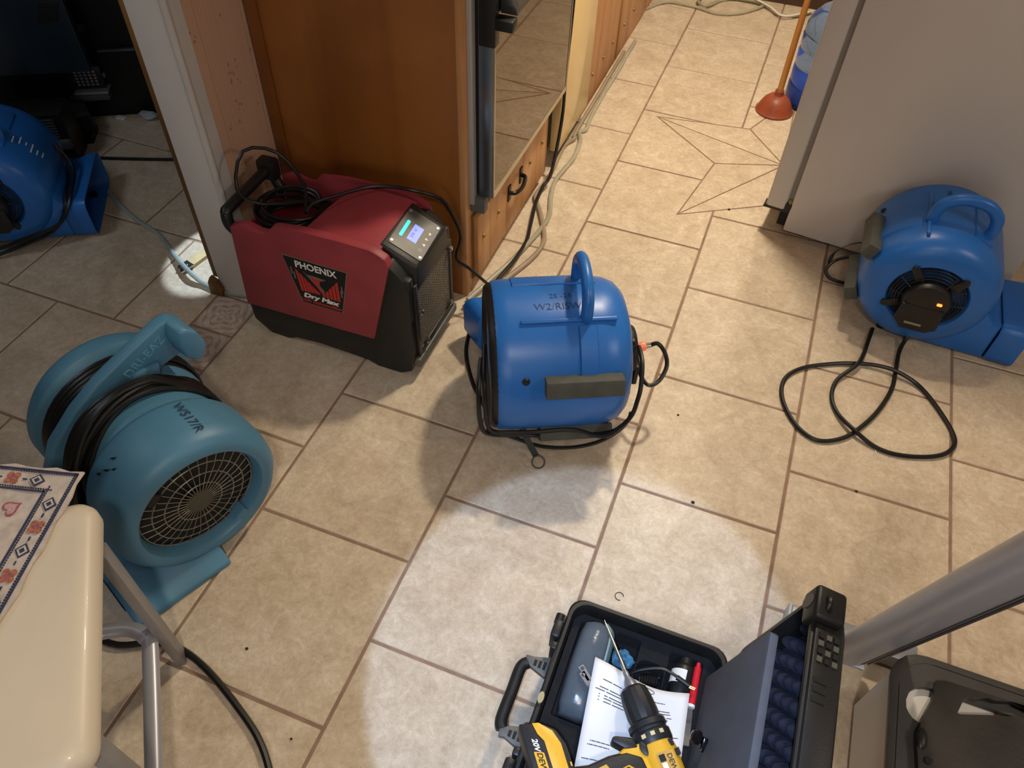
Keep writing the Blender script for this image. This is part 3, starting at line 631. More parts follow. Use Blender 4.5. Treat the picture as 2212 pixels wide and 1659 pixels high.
f1, cap1 = make_blue('air_mover', 'blue air mover in middle of floor seen from behind, black pad and handle arch', (.153, -2.480, 0), math.radians(26), th2=220)
MB().lathe([(.150, -.170), (.168, -.1815), (.180, -.1805), (.1875, -.173), (.1905, -.160), (.184, -.158), (.150, -.160)], 56, AX(0, ZC), cap=False).build('end_rim', M_black, f1, world=False)
f3, cap3 = make_blue('air_mover', 'blue air mover by the white refrigerator with orange switch light', (1.075, -1.712, 0), math.radians(-91), snout=.04, xm=.075)
f3.scale = (.90, .97, .97)
f2, cap2 = make_blue('air_mover', 'blue air mover with long outlet snout in the dark left room', (-1.782, -2.40, 0), math.radians(-57), False, 0)
M_orange = mat('switch_glow', '#ff7a3a', .4, emit=('#ff5a20', 6), var=0)
MB().prism(rrect(-.007, .007, -.004, .004, .002), 0, .003, Matrix(((0, 0, 1, .2125), (1, 0, 0, .032), (0, 1, 0, ZC+.014), (0, 0, 0, 1)))).build('switch_light', M_orange, cap3, world=False)
def surf_text(s, size, th, x, m, par, r=RD+.0012, flip=False):
    mb = text_mb(s, size, Matrix.Identity(4), .00015, .0)
    for i, v in enumerate(mb.v):
        a = math.radians(th)-(v.y if not flip else -v.y)/r*1.0; xx = x+(v.x if not flip else -v.x); rr = r+v.z
        mb.v[i] = Vector((xx, rr*math.cos(a), ZC+rr*math.sin(a)))
    return mb.build('handwriting', m, par, world=False)
M_pen = mat('marker_ink', '#103a70', .6, var=0)
surf_text('2S -25', .022, 89, .0, M_pen, f1); surf_text('W2/RISW', .028, 99, -.01, M_pen, f1)
surf_text('M52', .018, 97, -.10, M_pen, f3)
f2.scale = (.9, .9, .9)
# white lettering plate on the air mover in the left room (illegible strokes)
for k in range(6):
    th = 52-6*k; MB().box(-.004-.012*(k % 2), .032-.010*(k % 3), -.0022, .0022, 0, .0012, ang_f(th, RD+.001, .02)).build('white_stroke', M_print, f2, world=False)
MB().lathe([(.011, 0), (.011, .001)], 14, ang_f(60, RD+.001, .0)).build('white_stroke', M_print, f2, world=False)

# ================================================================== TEAL AIR MOVER (left foreground)
M_teal = mat('teal_shell', '#4a7a96', .45, var=.06, scale=7, bump=.08, bscale=250)
M_tealworn = mat('teal_worn', '#5d95ad', .5, var=.1, scale=12)
TO = Vector((-.603, -3.127, 0)); TYAW = math.radians(-24)
t4 = thing('air_mover', 'faded teal air mover with black cord wrapped around its groove', 'air mover', TO, TYAW)
kw = dict(parent=t4, world=False)
TZ, TR = .205, .190
AT = lambda x=0: AX(x, TZ)
hs = MB().lathe([(.137, .150), (.139, .190), (.146, .200), (.160, .203), (.176, .197), (.188, .180), (.193, .150), (.192, .11), (.190, .062), (.183, .046), (.168, .036), (.166, -.060), (.176, -.066), (.178, -.100), (.166, -.108), (.164, -.162), (.180, -.170), (.194, -.185), (.196, -.215), (.185, -.235), (.15, -.245), (0, -.247)], 64, AT(), cap=False)
hs.build('housing', M_teal, **kw)
op = [(.05, .004), (-.225, .0), (-.245, .004), (-.245, .035), (-.225, .046), (-.17, .058), (-.13, .085), (-.12, .12), (-.06, .13), (.05, .06)]
rings = []
for x, ins in ((-.205, .02), (-.198, .005), (-.185, 0), (.10, 0), (.118, .006), (.125, .02)):
    rings.append([Vector((x, y-math.copysign(min(ins, abs(y+.08)), y+.08), max(.002, z-math.copysign(ins, z-.03)))) for y, z in op])
MB().loft(rings).build('outlet', M_teal, angle=40, **kw)
MB().box(-.16, .18, -.2475, -.243, .010, .030).build('outlet_opening', M_blackm, **kw)
MB().loft([[Vector((x, -.245, 0)), Vector((x, -.01, 0)), Vector((x, -.01, h1)), Vector((x, -.11, h1)), Vector((x, -.225, h2)), Vector((x, -.245, h3))] for x, h1, h2, h3 in ((.10, .085, .046, .034), (.17, .060, .044, .034), (.215, .030, .036, .030), (.238, .014, .022, .018))]).build('base_flange', M_teal, bevel=.006, seg=3, **kw)
# handle: a fin round the drum that runs on as a straight grip above it
def tp(th, r): a = math.radians(th); return (r*math.cos(a), TZ+r*math.sin(a))
fin = [tp(a, .215) for a in range(192, 162, -6)]+[(-.17, .318), (-.10, .376), (-.03, .418), (.06, .455), (.135, .482), (.160, .482), (.182, .462), (.192, .420), (.184, .392), (.166, .380), (.13, .374), (.10, .368), (.085, .350)]+[tp(a, .150) for a in range(60, 196, 12)]
M_yz = lambda x: Matrix(((0, 0, 1, x), (1, 0, 0, 0), (0, 1, 0, 0), (0, 0, 0, 1)))
fb = MB().prism(fin, -.100, -.066, M_yz(0)); fb.build('handle_fin', M_teal, bevel=.007, seg=3, **kw)
gr = [(.140, .410), (.150, .392), (.164, .381), (.180, .390), (.192, .420), (.182, .462), (.160, .482), (.145, .482), (.136, .450)]
MB().loft([[Vector((x, y*1.0+dy, z+dz)) for y, z in gr] for x, dy, dz in ((-.096, 0, 0), (-.058, .002, -.001), (-.036, .006, -.004), (-.022, .011, -.010))]).build('handle_grip', M_teal, bevel=.008, seg=3, **kw)
MB().prism([(.0, .36), (.09, .36), (.10, .40), (.04, .40)], -.068, -.05, M_yz(0)).build('handle_web', M_teal, bevel=.008, **kw)
tf = frame((-.0655, .078, .422), (1, 0, 0), (0, .90, .44))
text_mb('DRI-EAZ', .030, tf, .0012, .0003, spacing=1.05).build('raised_lettering', M_tealworn, **kw)
# inlet: dark bowl, wire guard of rings and spokes, hub
MB().lathe([(.140, .165), (.136, .150), (.10, .125), (0, .120)], 40, AT()).build('inlet_bowl', M_blackm, **kw)
imp = MB()
for k in range(30):
    a = 2*PI*k/30; imp.box(.128, .158, -.006, .006, -.0012, .0012, Matrix(((1, 0, 0, 0), (0, math.cos(a), -math.sin(a), .112*math.cos(a)), (0, math.sin(a), math.cos(a), TZ+.112*math.sin(a)), (0, 0, 0, 1))))
o = imp.build('impeller_blade', mat('impeller_grime', '#3a3226', .8, var=.2, scale=50), flat=True, **kw); o['kind'] = 'stuff'
M_wire = mat('guard_wire', '#8c8878', .45, .5, var=.2, scale=90)
g = MB()
for k in range(34):
    a = 2*PI*k/34; c, s_ = math.cos(a), math.sin(a); g.tube([(.172, .135*c, TZ+.135*s_), (.182, .10*c, TZ+.10*s_), (.185, .028*c, TZ+.028*s_)], .0011, 4)
o = g.build('guard_spoke', M_wire, **kw); o['kind'] = 'stuff'
for r, x in ((.052, .1845), (.082, .1835), (.108, .180), (.134, .172)): MB().torus(r, .0015, AT(x), 44, 5).build('guard_ring', M_wire, **kw)
MB().lathe([(.029, .178), (.030, .186), (.024, .188), (0, .188)], 28, AT()).build('guard_hub', mat('hub_olive', '#4d4a3c', .6, var=.1), **kw)
for th in (128, 300):
    a_ = math.radians(th); MB().prism([(-.017, .124), (.017, .124), (.014, .160), (-.014, .160)], -.03, .012, Matrix(((0, 0, 1, .188), (math.sin(a_), math.cos(a_), 0, 0), (-math.cos(a_), math.sin(a_), 0, TZ), (0, 0, 0, 1)))).build('guard_clip', M_blackm if th < 200 else M_teal, bevel=.003, **kw)
def tsurf(s, size, th, x, m, r):
    mb = text_mb(s, size, Matrix.Identity(4), .00015)
    for i, v in enumerate(mb.v):
        a = math.radians(th)-v.y/r; mb.v[i] = Vector((x+v.x, (r+v.z)*math.cos(a), TZ+(r+v.z)*math.sin(a)))
    return mb.build('handwriting', m, **kw)
tsurf('W517/R', .030, 70, .118, mat('marker_navy', '#1c3648', .6, var=0), .1942)
for th, x, l in ((128, .10, .012), (124, .115, .008), (120, .095, .010), (134, .085, .007)):
    MB().prism([(-l, -.002), (l*.3, -.003), (l, .004), (0, .002)], 0, .0006, Matrix.Translation((0, 0, 0)) @ frame((x, .1925*math.cos(math.radians(th)), TZ+.1925*math.sin(math.radians(th))), (0, math.cos(math.radians(th)), math.sin(math.radians(th))), (1, .6, 0))).build('scuff', M_blackprint, **kw)
# cord wrapped in the two grooves: many turns, each turn running over the top
def wrap(x0, x1, n, r0, seed):
    rnd = random.Random(seed); P = []
    for k in range(n*22):
        a = math.radians(-70)+2*PI*k/22; i = k/22; x = x0+(x1-x0)*(.5+.5*math.sin(i*2.3+seed))
        P.append(Vector((x, (r0+.007*(i/n)+.003*math.sin(i*5))*math.cos(a), TZ+(r0+.007*(i/n)+.003*math.sin(i*5))*math.sin(a))))
    return P
R4 = Matrix.Translation(TO) @ Matrix.Rotation(TYAW, 4, 'Z')
rnd = random.Random(3); wp = []
for j in range(20):                                                   # front groove: a fat bundle that narrows under the grip
    lay = j//6; x = -.002-.0095*(j % 6)-.003*lay; r = .1745+.0105*lay; P = []
    for k in range(44):
        a = 2*PI*k/44; up = max(0, math.cos(a-math.radians(70))); wob = .004*math.sin(3*a+j*1.7)
        th_ = (math.degrees(a)+90) % 360-90; ww = min(1, max(0, (th_-52)/22)) if th_ < 180 else min(1, max(.0, (250-th_)/30)); r = .1745+.0105*lay*ww
        P.append(Vector(((x*(1-.35*up)-.030*.35*up)+.030*(1-up)+wob+.014*math.sin(a-1.0+j*.3)*(1-up)+(.022 if j in (12, 18) else 0)*(1-up), (r+.002*math.sin(5*a+j))*math.cos(a), TZ+(r+.002*math.sin(5*a+j))*math.sin(a))))
    wp.append(P)
for j in range(8):
    lay = j//4; x = -.118-.0105*(j % 4)-.004*lay; r = .1725+.0100*lay
    wp.append([Vector((x+.003*math.sin(2*2*PI*k/40+j), r*math.cos(2*PI*k/40), TZ+r*math.sin(2*PI*k/40))) for k in range(40)])
for P in wp: MB().tube(P, .0060, 7, closed=True).build('cord_turn', M_cord, **kw)
o = cord('power_cord', [R4 @ Vector((-.15, -.196, TZ-.01)), R4 @ Vector((-.16, -.215, .12)), R4 @ Vector((-.18, -.26, .03)), R4 @ Vector((-.17, -.34, .008)), PZ(150, 1330, .008), PZ(240, 1390, .008), PZ(330, 1388, .008), PZ(390, 1402, .008), PZ(450, 1450, .008), PZ(515, 1530, .008), PZ(560, 1600, .008), PZ(585, 1680, .008), PZ(600, 1800, .008)], .0075, M_cord, parent=t4)

# ================================================================== CREAM CHAIR (lower left)
M_vinyl = mat('cream_vinyl', '#d5c9b4', .38, var=.03, scale=5, bump=.12, bscale=500, coat=.1)
M_frame = mat('chair_frame', '#8d8b8c', .42, .35, var=.05, scale=12)
CO = PZ(205, 1068, .55); C2 = PZ(192, 1648, .55); cu = (C2-CO); cu.z = 0; cl = cu.length; cu.normalize(); cvv = Vector((cu.y, -cu.x, 0))
if cvv.x > 0: cvv = -cvv
chair = thing('kitchen_chair', 'cream vinyl padded chair with grey steel legs', 'chair', CO+cu*.22+cvv*.2-Vector((0, 0, .55)))
def cp(u, v, z): return CO+cu*u+cvv*v+Vector((0, 0, z-.55))
rings = []
for z, ins in ((.492, .016), (.497, .004), (.508, 0), (.528, 0), (.540, .004), (.548, .013), (.5515, .028)):
    rings.append([cp(a, b, z) for a, b in rrect(ins, cl-ins, ins, .43-ins, .035-ins*.5, 6)])
MB().loft(rings).build('seat', M_vinyl, chair, angle=60)
MB().loft([[cp(a, b, z) for a, b in rrect(.012, cl-.012, .012, .418, .03)] for z in (.478, .492)]).build('seat_pan', M_frame, chair)
for u, v in ((.068, .016), (cl-.05, .02), (.068, .40), (cl-.05, .40)):
    MB().bar([cp(u, v, 0), cp(u, v, .48)], .034, .020, cvv).build('leg', M_frame, chair, bevel=.003)
ut = [cp(.040, .40, .15), cp(.037, .16, .15), cp(.039, .11, .15), cp(.050, .070, .15), cp(.075, .043, .15), cp(.11, .036, .15), cp(cl-.05, .036, .15)]
MB().tube(spline(ut, 6), .0165, 12, flat=.75).build('stretcher', mat('stretcher_grey', '#a3a3a8', .35, .4, var=.03), chair)
# tapestry cloth with heart embroidery over the far corner of the seat
q0, qa, qb = PZ(184, 1022, .556), PZ(0, 1003, .556), PZ(0, 1331, .556)
ea = (qa-q0).normalized(); eb = Vector((-ea.y, ea.x, 0)); eb = eb if eb.dot(qb-q0) > 0 else -eb
cloth = thing('tapestry_cloth', 'woven cloth with red hearts and navy border on the cream chair', 'cloth', q0)
def wz(a, b): return .0015*math.sin(a*60)*math.sin(b*45)
S_ = .40; n = 16; rings = []
up = Vector((0, 0, 1))
top = [[q0+ea*(S_*i/n+.003*math.sin(j*1.9))+eb*(S_*j/n+.003*math.sin(i*2.3))+up*(.004+wz(S_*i/n, S_*j/n)) for j in range(n+1)] for i in range(n+1)]
mb = MB(); vs_ = [p for r in top for p in r]+[p-up*.004 for r in top for p in r]; m_ = (n+1)**2; fs = []
for i in range(n):
    for j in range(n):
        a = i*(n+1)+j; fs.append((a, a+1, a+n+2, a+n+1)); fs.append((m_+a, m_+a+n+1, m_+a+n+2, m_+a+1))
for k in range(n):
    for a, b in (((k), (k+1)), ((n*(n+1)+k), (n*(n+1)+k+1)), ((k*(n+1)), ((k+1)*(n+1))), ((k*(n+1)+n), ((k+1)*(n+1)+n))): fs.append((a, b, m_+b, m_+a))
mb.add(vs_, fs).build('cloth', mat('cloth_cream', '#cdbfb4', .9, var=.1, scale=60, bump=.5, bscale=900), cloth, angle=60)
KF = Matrix(((ea.x, eb.x, 0, q0.x), (ea.y, eb.y, 0, q0.y), (0, 0, 1, q0.z+.0045), (0, 0, 0, 1)))
M_navy = mat('thread_navy', '#39405c', .9, var=.15, scale=200); M_rose = mat('thread_rose', '#a3606a', .9, var=.2, scale=200); M_mauve = mat('thread_mauve', '#9b8796', .9, var=.2, scale=200); M_rust = mat('thread_rust', '#b0705c', .9, var=.2, scale=200)
def stitch(name, m, polys, par=cloth, h=.0009):
    b = MB()
    for p in polys: b.prism(p, 0, h+.0012, KF)
    o = b.build(name, m, par, flat=True)
    if len(polys) > 1: o['kind'] = 'stuff'
    return o
def band(a0, a1, b0, b1, ax):                                         # a strip along a (ax 0) or b (ax 1)
    return [(a0, b0), (a1, b0), (a1, b1), (a0, b1)] if ax == 0 else [(b0, a0), (b1, a0), (b1, a1), (b0, a1)]
for ax in (0, 1):
    stitch('border_line', M_navy, [band(.006, .39, .006, .0085, ax)]); stitch('border_line', M_navy, [band(.046, .39, .046, .049, ax)]); stitch('border_line', M_navy, [band(.006+.0045*k, .0085+.0045*k, .010, .012, ax) for k in range(80)])
    stitch('border_line', M_navy, [band(.036+.0045*k, .0385+.0045*k, .042, .044, ax) for k in range(72)])
    for k in range(8):                                                # diamonds, rosettes along the border
        c = .070+.044*k
        def D_(s): return [(c+s*1.1, .027), (c, .027+s), (c-s*1.1, .027), (c, .027-s)] if ax == 0 else [(.027+s, c), (.027, c+s*1.1), (.027-s, c), (.027, c-s*1.1)]
        if k % 2 == 0:
            stitch('diamond', M_navy, [D_(.0125)], h=.0006); stitch('diamond', mat('cloth_cream', '#cdbfb4'), [D_(.009)], h=.0009); stitch('diamond', M_navy, [D_(.005)], h=.0012)
        else:
            stitch('rosette', M_rust, [[(x+.006*math.cos(t_), y+.006*math.sin(t_)) for t_ in [2*PI*i/8 for i in range(8)]] for x, y in [((c+.008*math.cos(g_), .027+.008*math.sin(g_)) if ax == 0 else (.027+.008*math.cos(g_), c+.008*math.sin(g_))) for g_ in [PI/4+PI/2*i for i in range(4)]]], h=.0006)
            stitch('rosette', M_rose, [[((c if ax == 0 else .027)+.005*math.cos(2*PI*i/8), (.027 if ax == 0 else c)+.005*math.sin(2*PI*i/8)) for i in range(8)]], h=.0010)
    stitch('border_link', M_navy, [band(.092+.044*k-.0035, .092+.044*k+.0035, .026, .028, ax) for k in range(7)])
def heart(cx, cy, s, rot):
    out = []
    for i in range(22):
        t_ = 2*PI*i/22; x = 16*math.sin(t_)**3/17*s; y = (13*math.cos(t_)-5*math.cos(2*t_)-2*math.cos(3*t_)-math.cos(4*t_))/17*s
        out.append((cx+x*math.cos(rot)-y*math.sin(rot), cy+x*math.sin(rot)+y*math.cos(rot)))
    return out
for a, b in ((.085, .085), (.085, .165), (.165, .085), (.085, .245), (.245, .085)):
    stitch('heart', M_rose, [heart(a, b, .017, -.8)], h=.0005); stitch('heart', mat('thread_pink', '#c9a3a0', .9, var=.15, scale=200), [heart(a, b, .0125, -.8)], h=.0009)
for a, b in ((.15, .15), (.25, .25), (.15, .27), (.27, .15)):         # checked lozenges with a navy crest
    L_ = []
    for k in range(-4, 5): L_ += [[(a+k*.009-.0008, b-.036), (a+k*.009+.0008, b-.036), (a+k*.009+.0008, b+.036), (a+k*.009-.0008, b+.036)], [(a-.036, b+k*.009-.0008), (a+.036, b+k*.009-.0008), (a+.036, b+k*.009+.0008), (a-.036, b+k*.009+.0008)]]
    stitch('checked_patch', M_mauve, L_, h=.0004)
    sh = [(-.014, .014), (.014, .014), (.015, -.004), (.009, -.014), (0, -.019), (-.009, -.014), (-.015, -.004)]
    stitch('crest', M_navy, [[(a+x, b+y) for x, y in sh]], h=.0008); stitch('crest', mat('cloth_cream', '#cdbfb4'), [[(a+x*.75, b+y*.75) for x, y in sh]], h=.0011)
    stitch('crest', M_navy, [[(a+x-.0008, b-.008), (a+x+.0008, b-.008), (a+x+.0008, b+.008), (a+x-.0008, b+.008)] for x in (-.006, -.003, 0, .003, .006)], h=.0014)

# ================================================================== EQUIPMENT CASE, open
M_case = mat('case_plastic', '#1d1d1d', .45, var=.1, scale=25, bump=.15, bscale=350)
M_foam = mat('foam_black', '#17171a', .95, var=.15, scale=90, bump=.4, bscale=500)
M_eggfoam = mat('foam_navy', '#1d2030', .95, var=.2, scale=60, bump=.4, bscale=400)
case = thing('equipment_case', 'open black hard plastic equipment case with foam lined lid', 'case', (.575, -3.32, 0))
cx0, cx1, cy0, cy1, ch = .405, .742, -3.56, -3.085, .155
def shell(z0, z1, o_, i_, r): return [[Vector((x, y, z)) for x, y in rrect(cx0-o_, cx1+o_, cy0-o_, cy1+o_, r)] for z in (z0, z1)]
rr_ = lambda ins, z, r=.034: [Vector((x, y, z)) for x, y in rrect(cx0+ins, cx1-ins, cy0+ins, cy1-ins, r)]
MB().loft([rr_(.014, .0), rr_(.006, .008), rr_(.006, .118), rr_(.0, .120), rr_(.0, .150), rr_(.004, ch), rr_(.010, ch), rr_(.012, .150), rr_(.014, .105), rr_(.016, .02)], True, True).build('case_base', M_case, case, angle=40)
for y in (-3.14, -3.20, -3.42, -3.48): MB().box(cx0-.012, cx0+.004, y-.008, y+.008, .07, .145).build('rib', M_case, case, bevel=.003)
for y in (-3.165, -3.455):
    MB().box(cx0-.020, cx0, y-.020, y+.020, .085, .150).build('latch', M_case, case, bevel=.005)
MB().cyl((cx0-.012, -3.152, .140), (cx0-.012, -3.132, .140), .010, None, 14).build('latch_pin', M_case, case)
MB().lathe([(.006, 0), (.006, .01), (0, .010)], 10, Matrix.Translation((cx0+.006, -3.315, ch-.004)) @ Matrix.Scale(2, 4, (0, 1, 0))).build('valve', mat('valve_brass', '#b5ab86', .35, .4, var=0), case)
hz = .092
MB().tube(spline([(cx0-.048, -3.235, hz), (cx0-.058, -3.25, hz), (cx0-.058, -3.30, hz), (cx0-.058, -3.36, hz), (cx0-.050, -3.378, hz)], 5), .0125, 12).build('handle', M_case, case)
for y in (-3.232, -3.382):
    MB().prism([(cx0-.052, -.012), (cx0-.040, -.010), (cx0-.004, -.022), (cx0-.004, .022), (cx0-.040, .011), (cx0-.056, .010)], hz-.008, hz+.008, Matrix.Translation((0, y, 0))).build('handle_arm', M_grey, case, bevel=.002)
    for dx in (-.012, -.022, -.032): MB().box(cx0+dx-.003, cx0+dx+.003, y-.009+.1*abs(dx)-.001, y+.009-.1*abs(dx), hz+.0075, hz+.0095).build('arm_slot', M_blackm, case)
# foam insert with the cut-outs
H_ = [rrect(.436, .515, -3.325, -3.118, .006), rrect(.516, .568, -3.185, -3.113, .004), rrect(.630, .700, -3.23, -3.113, .006), rrect(.57, .628, -3.22, -3.15, .02)]
out = rrect(cx0+.0155, cx1-.0155, cy0+.0155, cy1-.0155, .022)
holed_mb(out, H_, .05, Matrix.Translation((0, 0, .092))).build('foam_insert', M_foam, case, flat=True)
MB().box(cx0+.02, cx1-.02, cy0+.02, cy1-.02, .022, .060).build('foam_floor', M_foam, case)
# lid, hinged on the right long side and leaning back
la, ld = Vector((.19, 0, .982)).normalized(), Vector((.982, 0, -.19)).normalized()
LF = Matrix(((la.x, 0, ld.x, .752), (0, -1, 0, cy1), (la.z, 0, ld.z, .158), (0, 0, 0, 1)))       # x up the lid, y along it, z outwards
def lid_ring(ins, z, r=.034): return [LF @ Vector((x, y, z)) for x, y in rrect(.004+ins, .318-ins, 0+ins, .475-ins, r)]
MB().loft([lid_ring(.012, .052), lid_ring(.012, .004), lid_ring(.010, .0), lid_ring(.003, .0), lid_ring(.0, .004), lid_ring(.0, .020), lid_ring(.006, .022), lid_ring(.008, .060), lid_ring(.018, .068)], True, True).build('lid', M_case, case, angle=40)
eg = MB(); nx, ny = 8, 12
for i in range(nx):
    for j in range(ny): eg.sphere(((.024+.27*(i+.5)/nx), .018+.44*(j+.5)/ny+(.5*.44/ny if i % 2 else 0)-.008, .044), .0150, 10, 7, (1, 1, 2.0))
eg.v = [LF @ v for v in eg.v]; o = eg.build('eggcrate_foam', M_eggfoam, case, angle=180); o['kind'] = 'stuff'
MB().box(.016, .306, .014, .461, .044, .051, LF).build('foam_back', M_eggfoam, case)
for y in (.018,):
    lt = MB().box(.290, .342, y-.026, y+.036, -.008, .046, LF).build('lid_latch', M_case, case, bevel=.008, seg=3)
    MB().lathe([(.012, 0), (.012, .006), (0, .006)], 14, LF @ Matrix.Translation((.312, y-.002, -.004)) @ Matrix.Rotation(PI, 4, 'X') @ Matrix.Scale(1.5, 4, (1, 0, 0))).build('latch_button', M_grey, lt)
    MB().torus(.011, .005, LF @ Matrix.Translation((.338, y+.006, .012)), 16, 8).build('padlock_eye', M_case, lt)
for k in range(4):
    for j in range(3): MB().box(.3255, .3290, .072+.014*k, .081+.014*k, .010+.013*j, .019+.013*j, LF).build('latch_pocket', M_grey if (k+j) % 2 else M_blackm, case)
MB().box(.314, .326, .055, .475, .004, .052, LF).build('lid_rim', M_case, case, bevel=.003)
for k in range(3): MB().box(.3262, .3275, .150+.016*k, .158+.016*k, .010, .032, LF).build('rim_slot', M_blackm, case)
# loose flat foam pad leaning on the lid's foam
pad = thing('foam_pad', 'flat slate grey foam pad leaning inside the open case lid', 'foam pad', (.74, -3.3, .16))
MB().prism(rrect(-.012, .268, .072, .47, .010), -.046, -.030, LF).build('pad', mat('pad_slate', '#4d5059', .8, var=.05, scale=30, bump=.25, bscale=600), pad, bevel=.003)
kx = LF.inverted() @ PX(1556, 1616, .745)
MB().lathe([(.006, 0), (.006, .010), (.012, .014), (.0135, .022), (.009, .029), (0, .031)], 18, LF @ Matrix.Translation((kx.x, kx.y, -.0462)) @ Matrix.Rotation(PI, 4, 'X')).build('knob', mat('gloss_black', '#101012', .12, var=0), pad)
MB().prism([(-.004, -.008), (.022, -.003), (.022, .003), (-.004, .008)], .002, .010, LF @ Matrix.Translation((kx.x+.004, kx.y, -.0462)) @ Matrix.Rotation(PI, 4, 'X') @ Matrix.Rotation(-1.9, 4, 'Z')).build('knob_lever', mat('gloss_black', '#101012', .12), pad, bevel=.002)

# contents of the case
def vinyl():
    m = mat('clear_vinyl', '#8794a0', .18, var=.1, scale=14, trans=.6, ior=1.25, bump=.9, bscale=22); return m
t = thing('vinyl_pouch', 'clear smoky vinyl zipper pouch at left end of the open case', 'pouch', (.475, -3.22, .07))
rings = []
for y, w_, h_ in ((-3.316, .026, .030), (-3.30, .032, .046), (-3.26, .034, .056), (-3.20, .035, .060), (-3.15, .034, .058), (-3.128, .030, .050), (-3.120, .022, .036)):
    rings.append([Vector((.4755+w_*math.copysign(abs(math.cos(a))**.6, math.cos(a)), y+.002*math.sin(a*5), .112+h_*.85*math.copysign(abs(math.sin(a))**.6, math.sin(a)))) for a in [2*PI*k/20 for k in range(20)]])
MB().loft(rings).build('pouch_body', vinyl(), t, angle=60)
MB().box(.448, .503, -3.30, -3.135, .082, .128).build('pouch_contents', mat('pouch_inside', '#2b3138', .8, var=.3, scale=20), t, bevel=.012)
MB().tube(spline([(.506, -3.31, .130), (.5095, -3.26, .150), (.510, -3.19, .154), (.506, -3.14, .150), (.492, -3.123, .146)], 5), .0050, 8, flat=.5).build('zipper', mat('zip_teal', '#2f4f57', .6, var=.1), t)
MB().tube(spline([(.503, -3.31, .138), (.5055, -3.26, .157), (.506, -3.19, .161), (.502, -3.14, .157), (.490, -3.121, .150)], 5), .0022, 6).build('zipper', mat('zip_pale', '#8fa7a9', .5), t)
for k in range(2):
    z0 = PZ(1258+k*2, 1444+k*14, .168); z1 = PZ(1272, 1466+k*12, .168); dz = (z1-z0).normalized()
    holed_mb([(-.006, -.006), (.026, -.005), (.026, .005), (-.006, .006)], [[(.004*math.cos(2*PI*i/10), .004*math.sin(2*PI*i/10)) for i in range(10)]], .002, frame(z0, (0, 0, 1), dz)).build('zipper_pull', M_steel, t, flat=True)
rag = MB().sphere((.541, -3.160, .098), .022, 16, 10, (1, .9, .7))
rnd = random.Random(5)
rag.v = [v+Vector((rnd.uniform(-.005, .005), rnd.uniform(-.005, .005), rnd.uniform(-.006, .006))) for v in rag.v]
tag(rag.build('blue_rag', mat('rag_blue', '#4f8fb5', .9, var=.25, scale=40, bump=.5), flat=True), 'crumpled light blue rag in a square foam pocket', 'rag')
t = thing('spray_bottle', 'black bottle with white label lying in the case foam', 'bottle', (.664, -3.17, .1))
MB().lathe([(0, .0), (.022, 0), (.0245, .004), (.0245, .075), (.021, .082), (.014, .086), (.014, .098), (0, .098)], 28, frame((.664, -3.222, .125), (.0, 1, .03), (1, 0, 0))).build('bottle_body', M_black, t)
MB().lathe([(.0248, .040), (.0248, .068)], 28, frame((.664, -3.222, .125), (.0, 1, .03), (1, 0, 0)), cap=False, a0=PI*.5, a1=1.55*PI).build('label', M_print, t)
MB().lathe([(.0249, .006), (.0249, .016)], 28, frame((.664, -3.222, .125), (.0, 1, .03), (1, 0, 0)), cap=False).build('metal_band', M_chrome, t)
t = thing('marker_pen', 'red marker pen tucked beside the black bottle', 'pen', (.689, -3.17, .14))
MB().cyl((.690, -3.215, .142), (.6865, -3.142, .150), .0078, .0072, 14).build('barrel', mat('pen_red', '#c8202c', .35, var=.0), t); MB().cyl((.6865, -3.142, .150), (.6860, -3.132, .151), .0055, .004, 12).build('pen_cap', mat('pen_red', '#c8202c'), t); MB().cyl((.690, -3.221, .1415), (.690, -3.2152, .142), .0078, None, 14).build('pen_ring', M_print, t)
t = thing('probe_lead', 'short black coiled lead with brass tipped probe in the case', 'cord', (.6, -3.18, .12))
MB().tube(spline([PZ(1352, 1462, .135), PZ(1380, 1448, .150), PZ(1425, 1444, .158), PZ(1452, 1455, .160), PZ(1470, 1468, .160)], 6), .0032, 8).build('lead', M_cord, t)
hx = []; a_, b_ = PZ(1378, 1470, .132), PZ(1420, 1475, .135)
for i in range(90): u = i/89; hx.append(a_.lerp(b_, u)+Vector((0, .011*math.cos(u*16*PI), .011*math.sin(u*16*PI)+.006*math.sin(u*PI))))
MB().tube(hx, .0026, 6).build('coil', M_cord, t)
MB().cyl(PZ(1462, 1463, .162), PZ(1489, 1482, .162), .0055, .0048, 10).build('probe_grip', M_black, t); MB().cyl(PZ(1490, 1482, .162), PZ(1502, 1487, .162), .0018, None, 8).cyl(PZ(1488, 1485, .162), PZ(1500, 1490, .162), .0018, None, 8).build('probe_tip', mat('brass', '#c7a566', .25, .9, var=0), t)
o = MB().prism([tuple(p.to_2d()) for p in (PZ(1483, 1503, .122), PZ(1500, 1503, .122), PZ(1488, 1612, .122), PZ(1462, 1606, .122))], .118, .123).build('cardboard', mat('card_brown', '#6f6459', .8, var=.08)); tag(o, 'brown grey card standing out from under the paper', 'card')
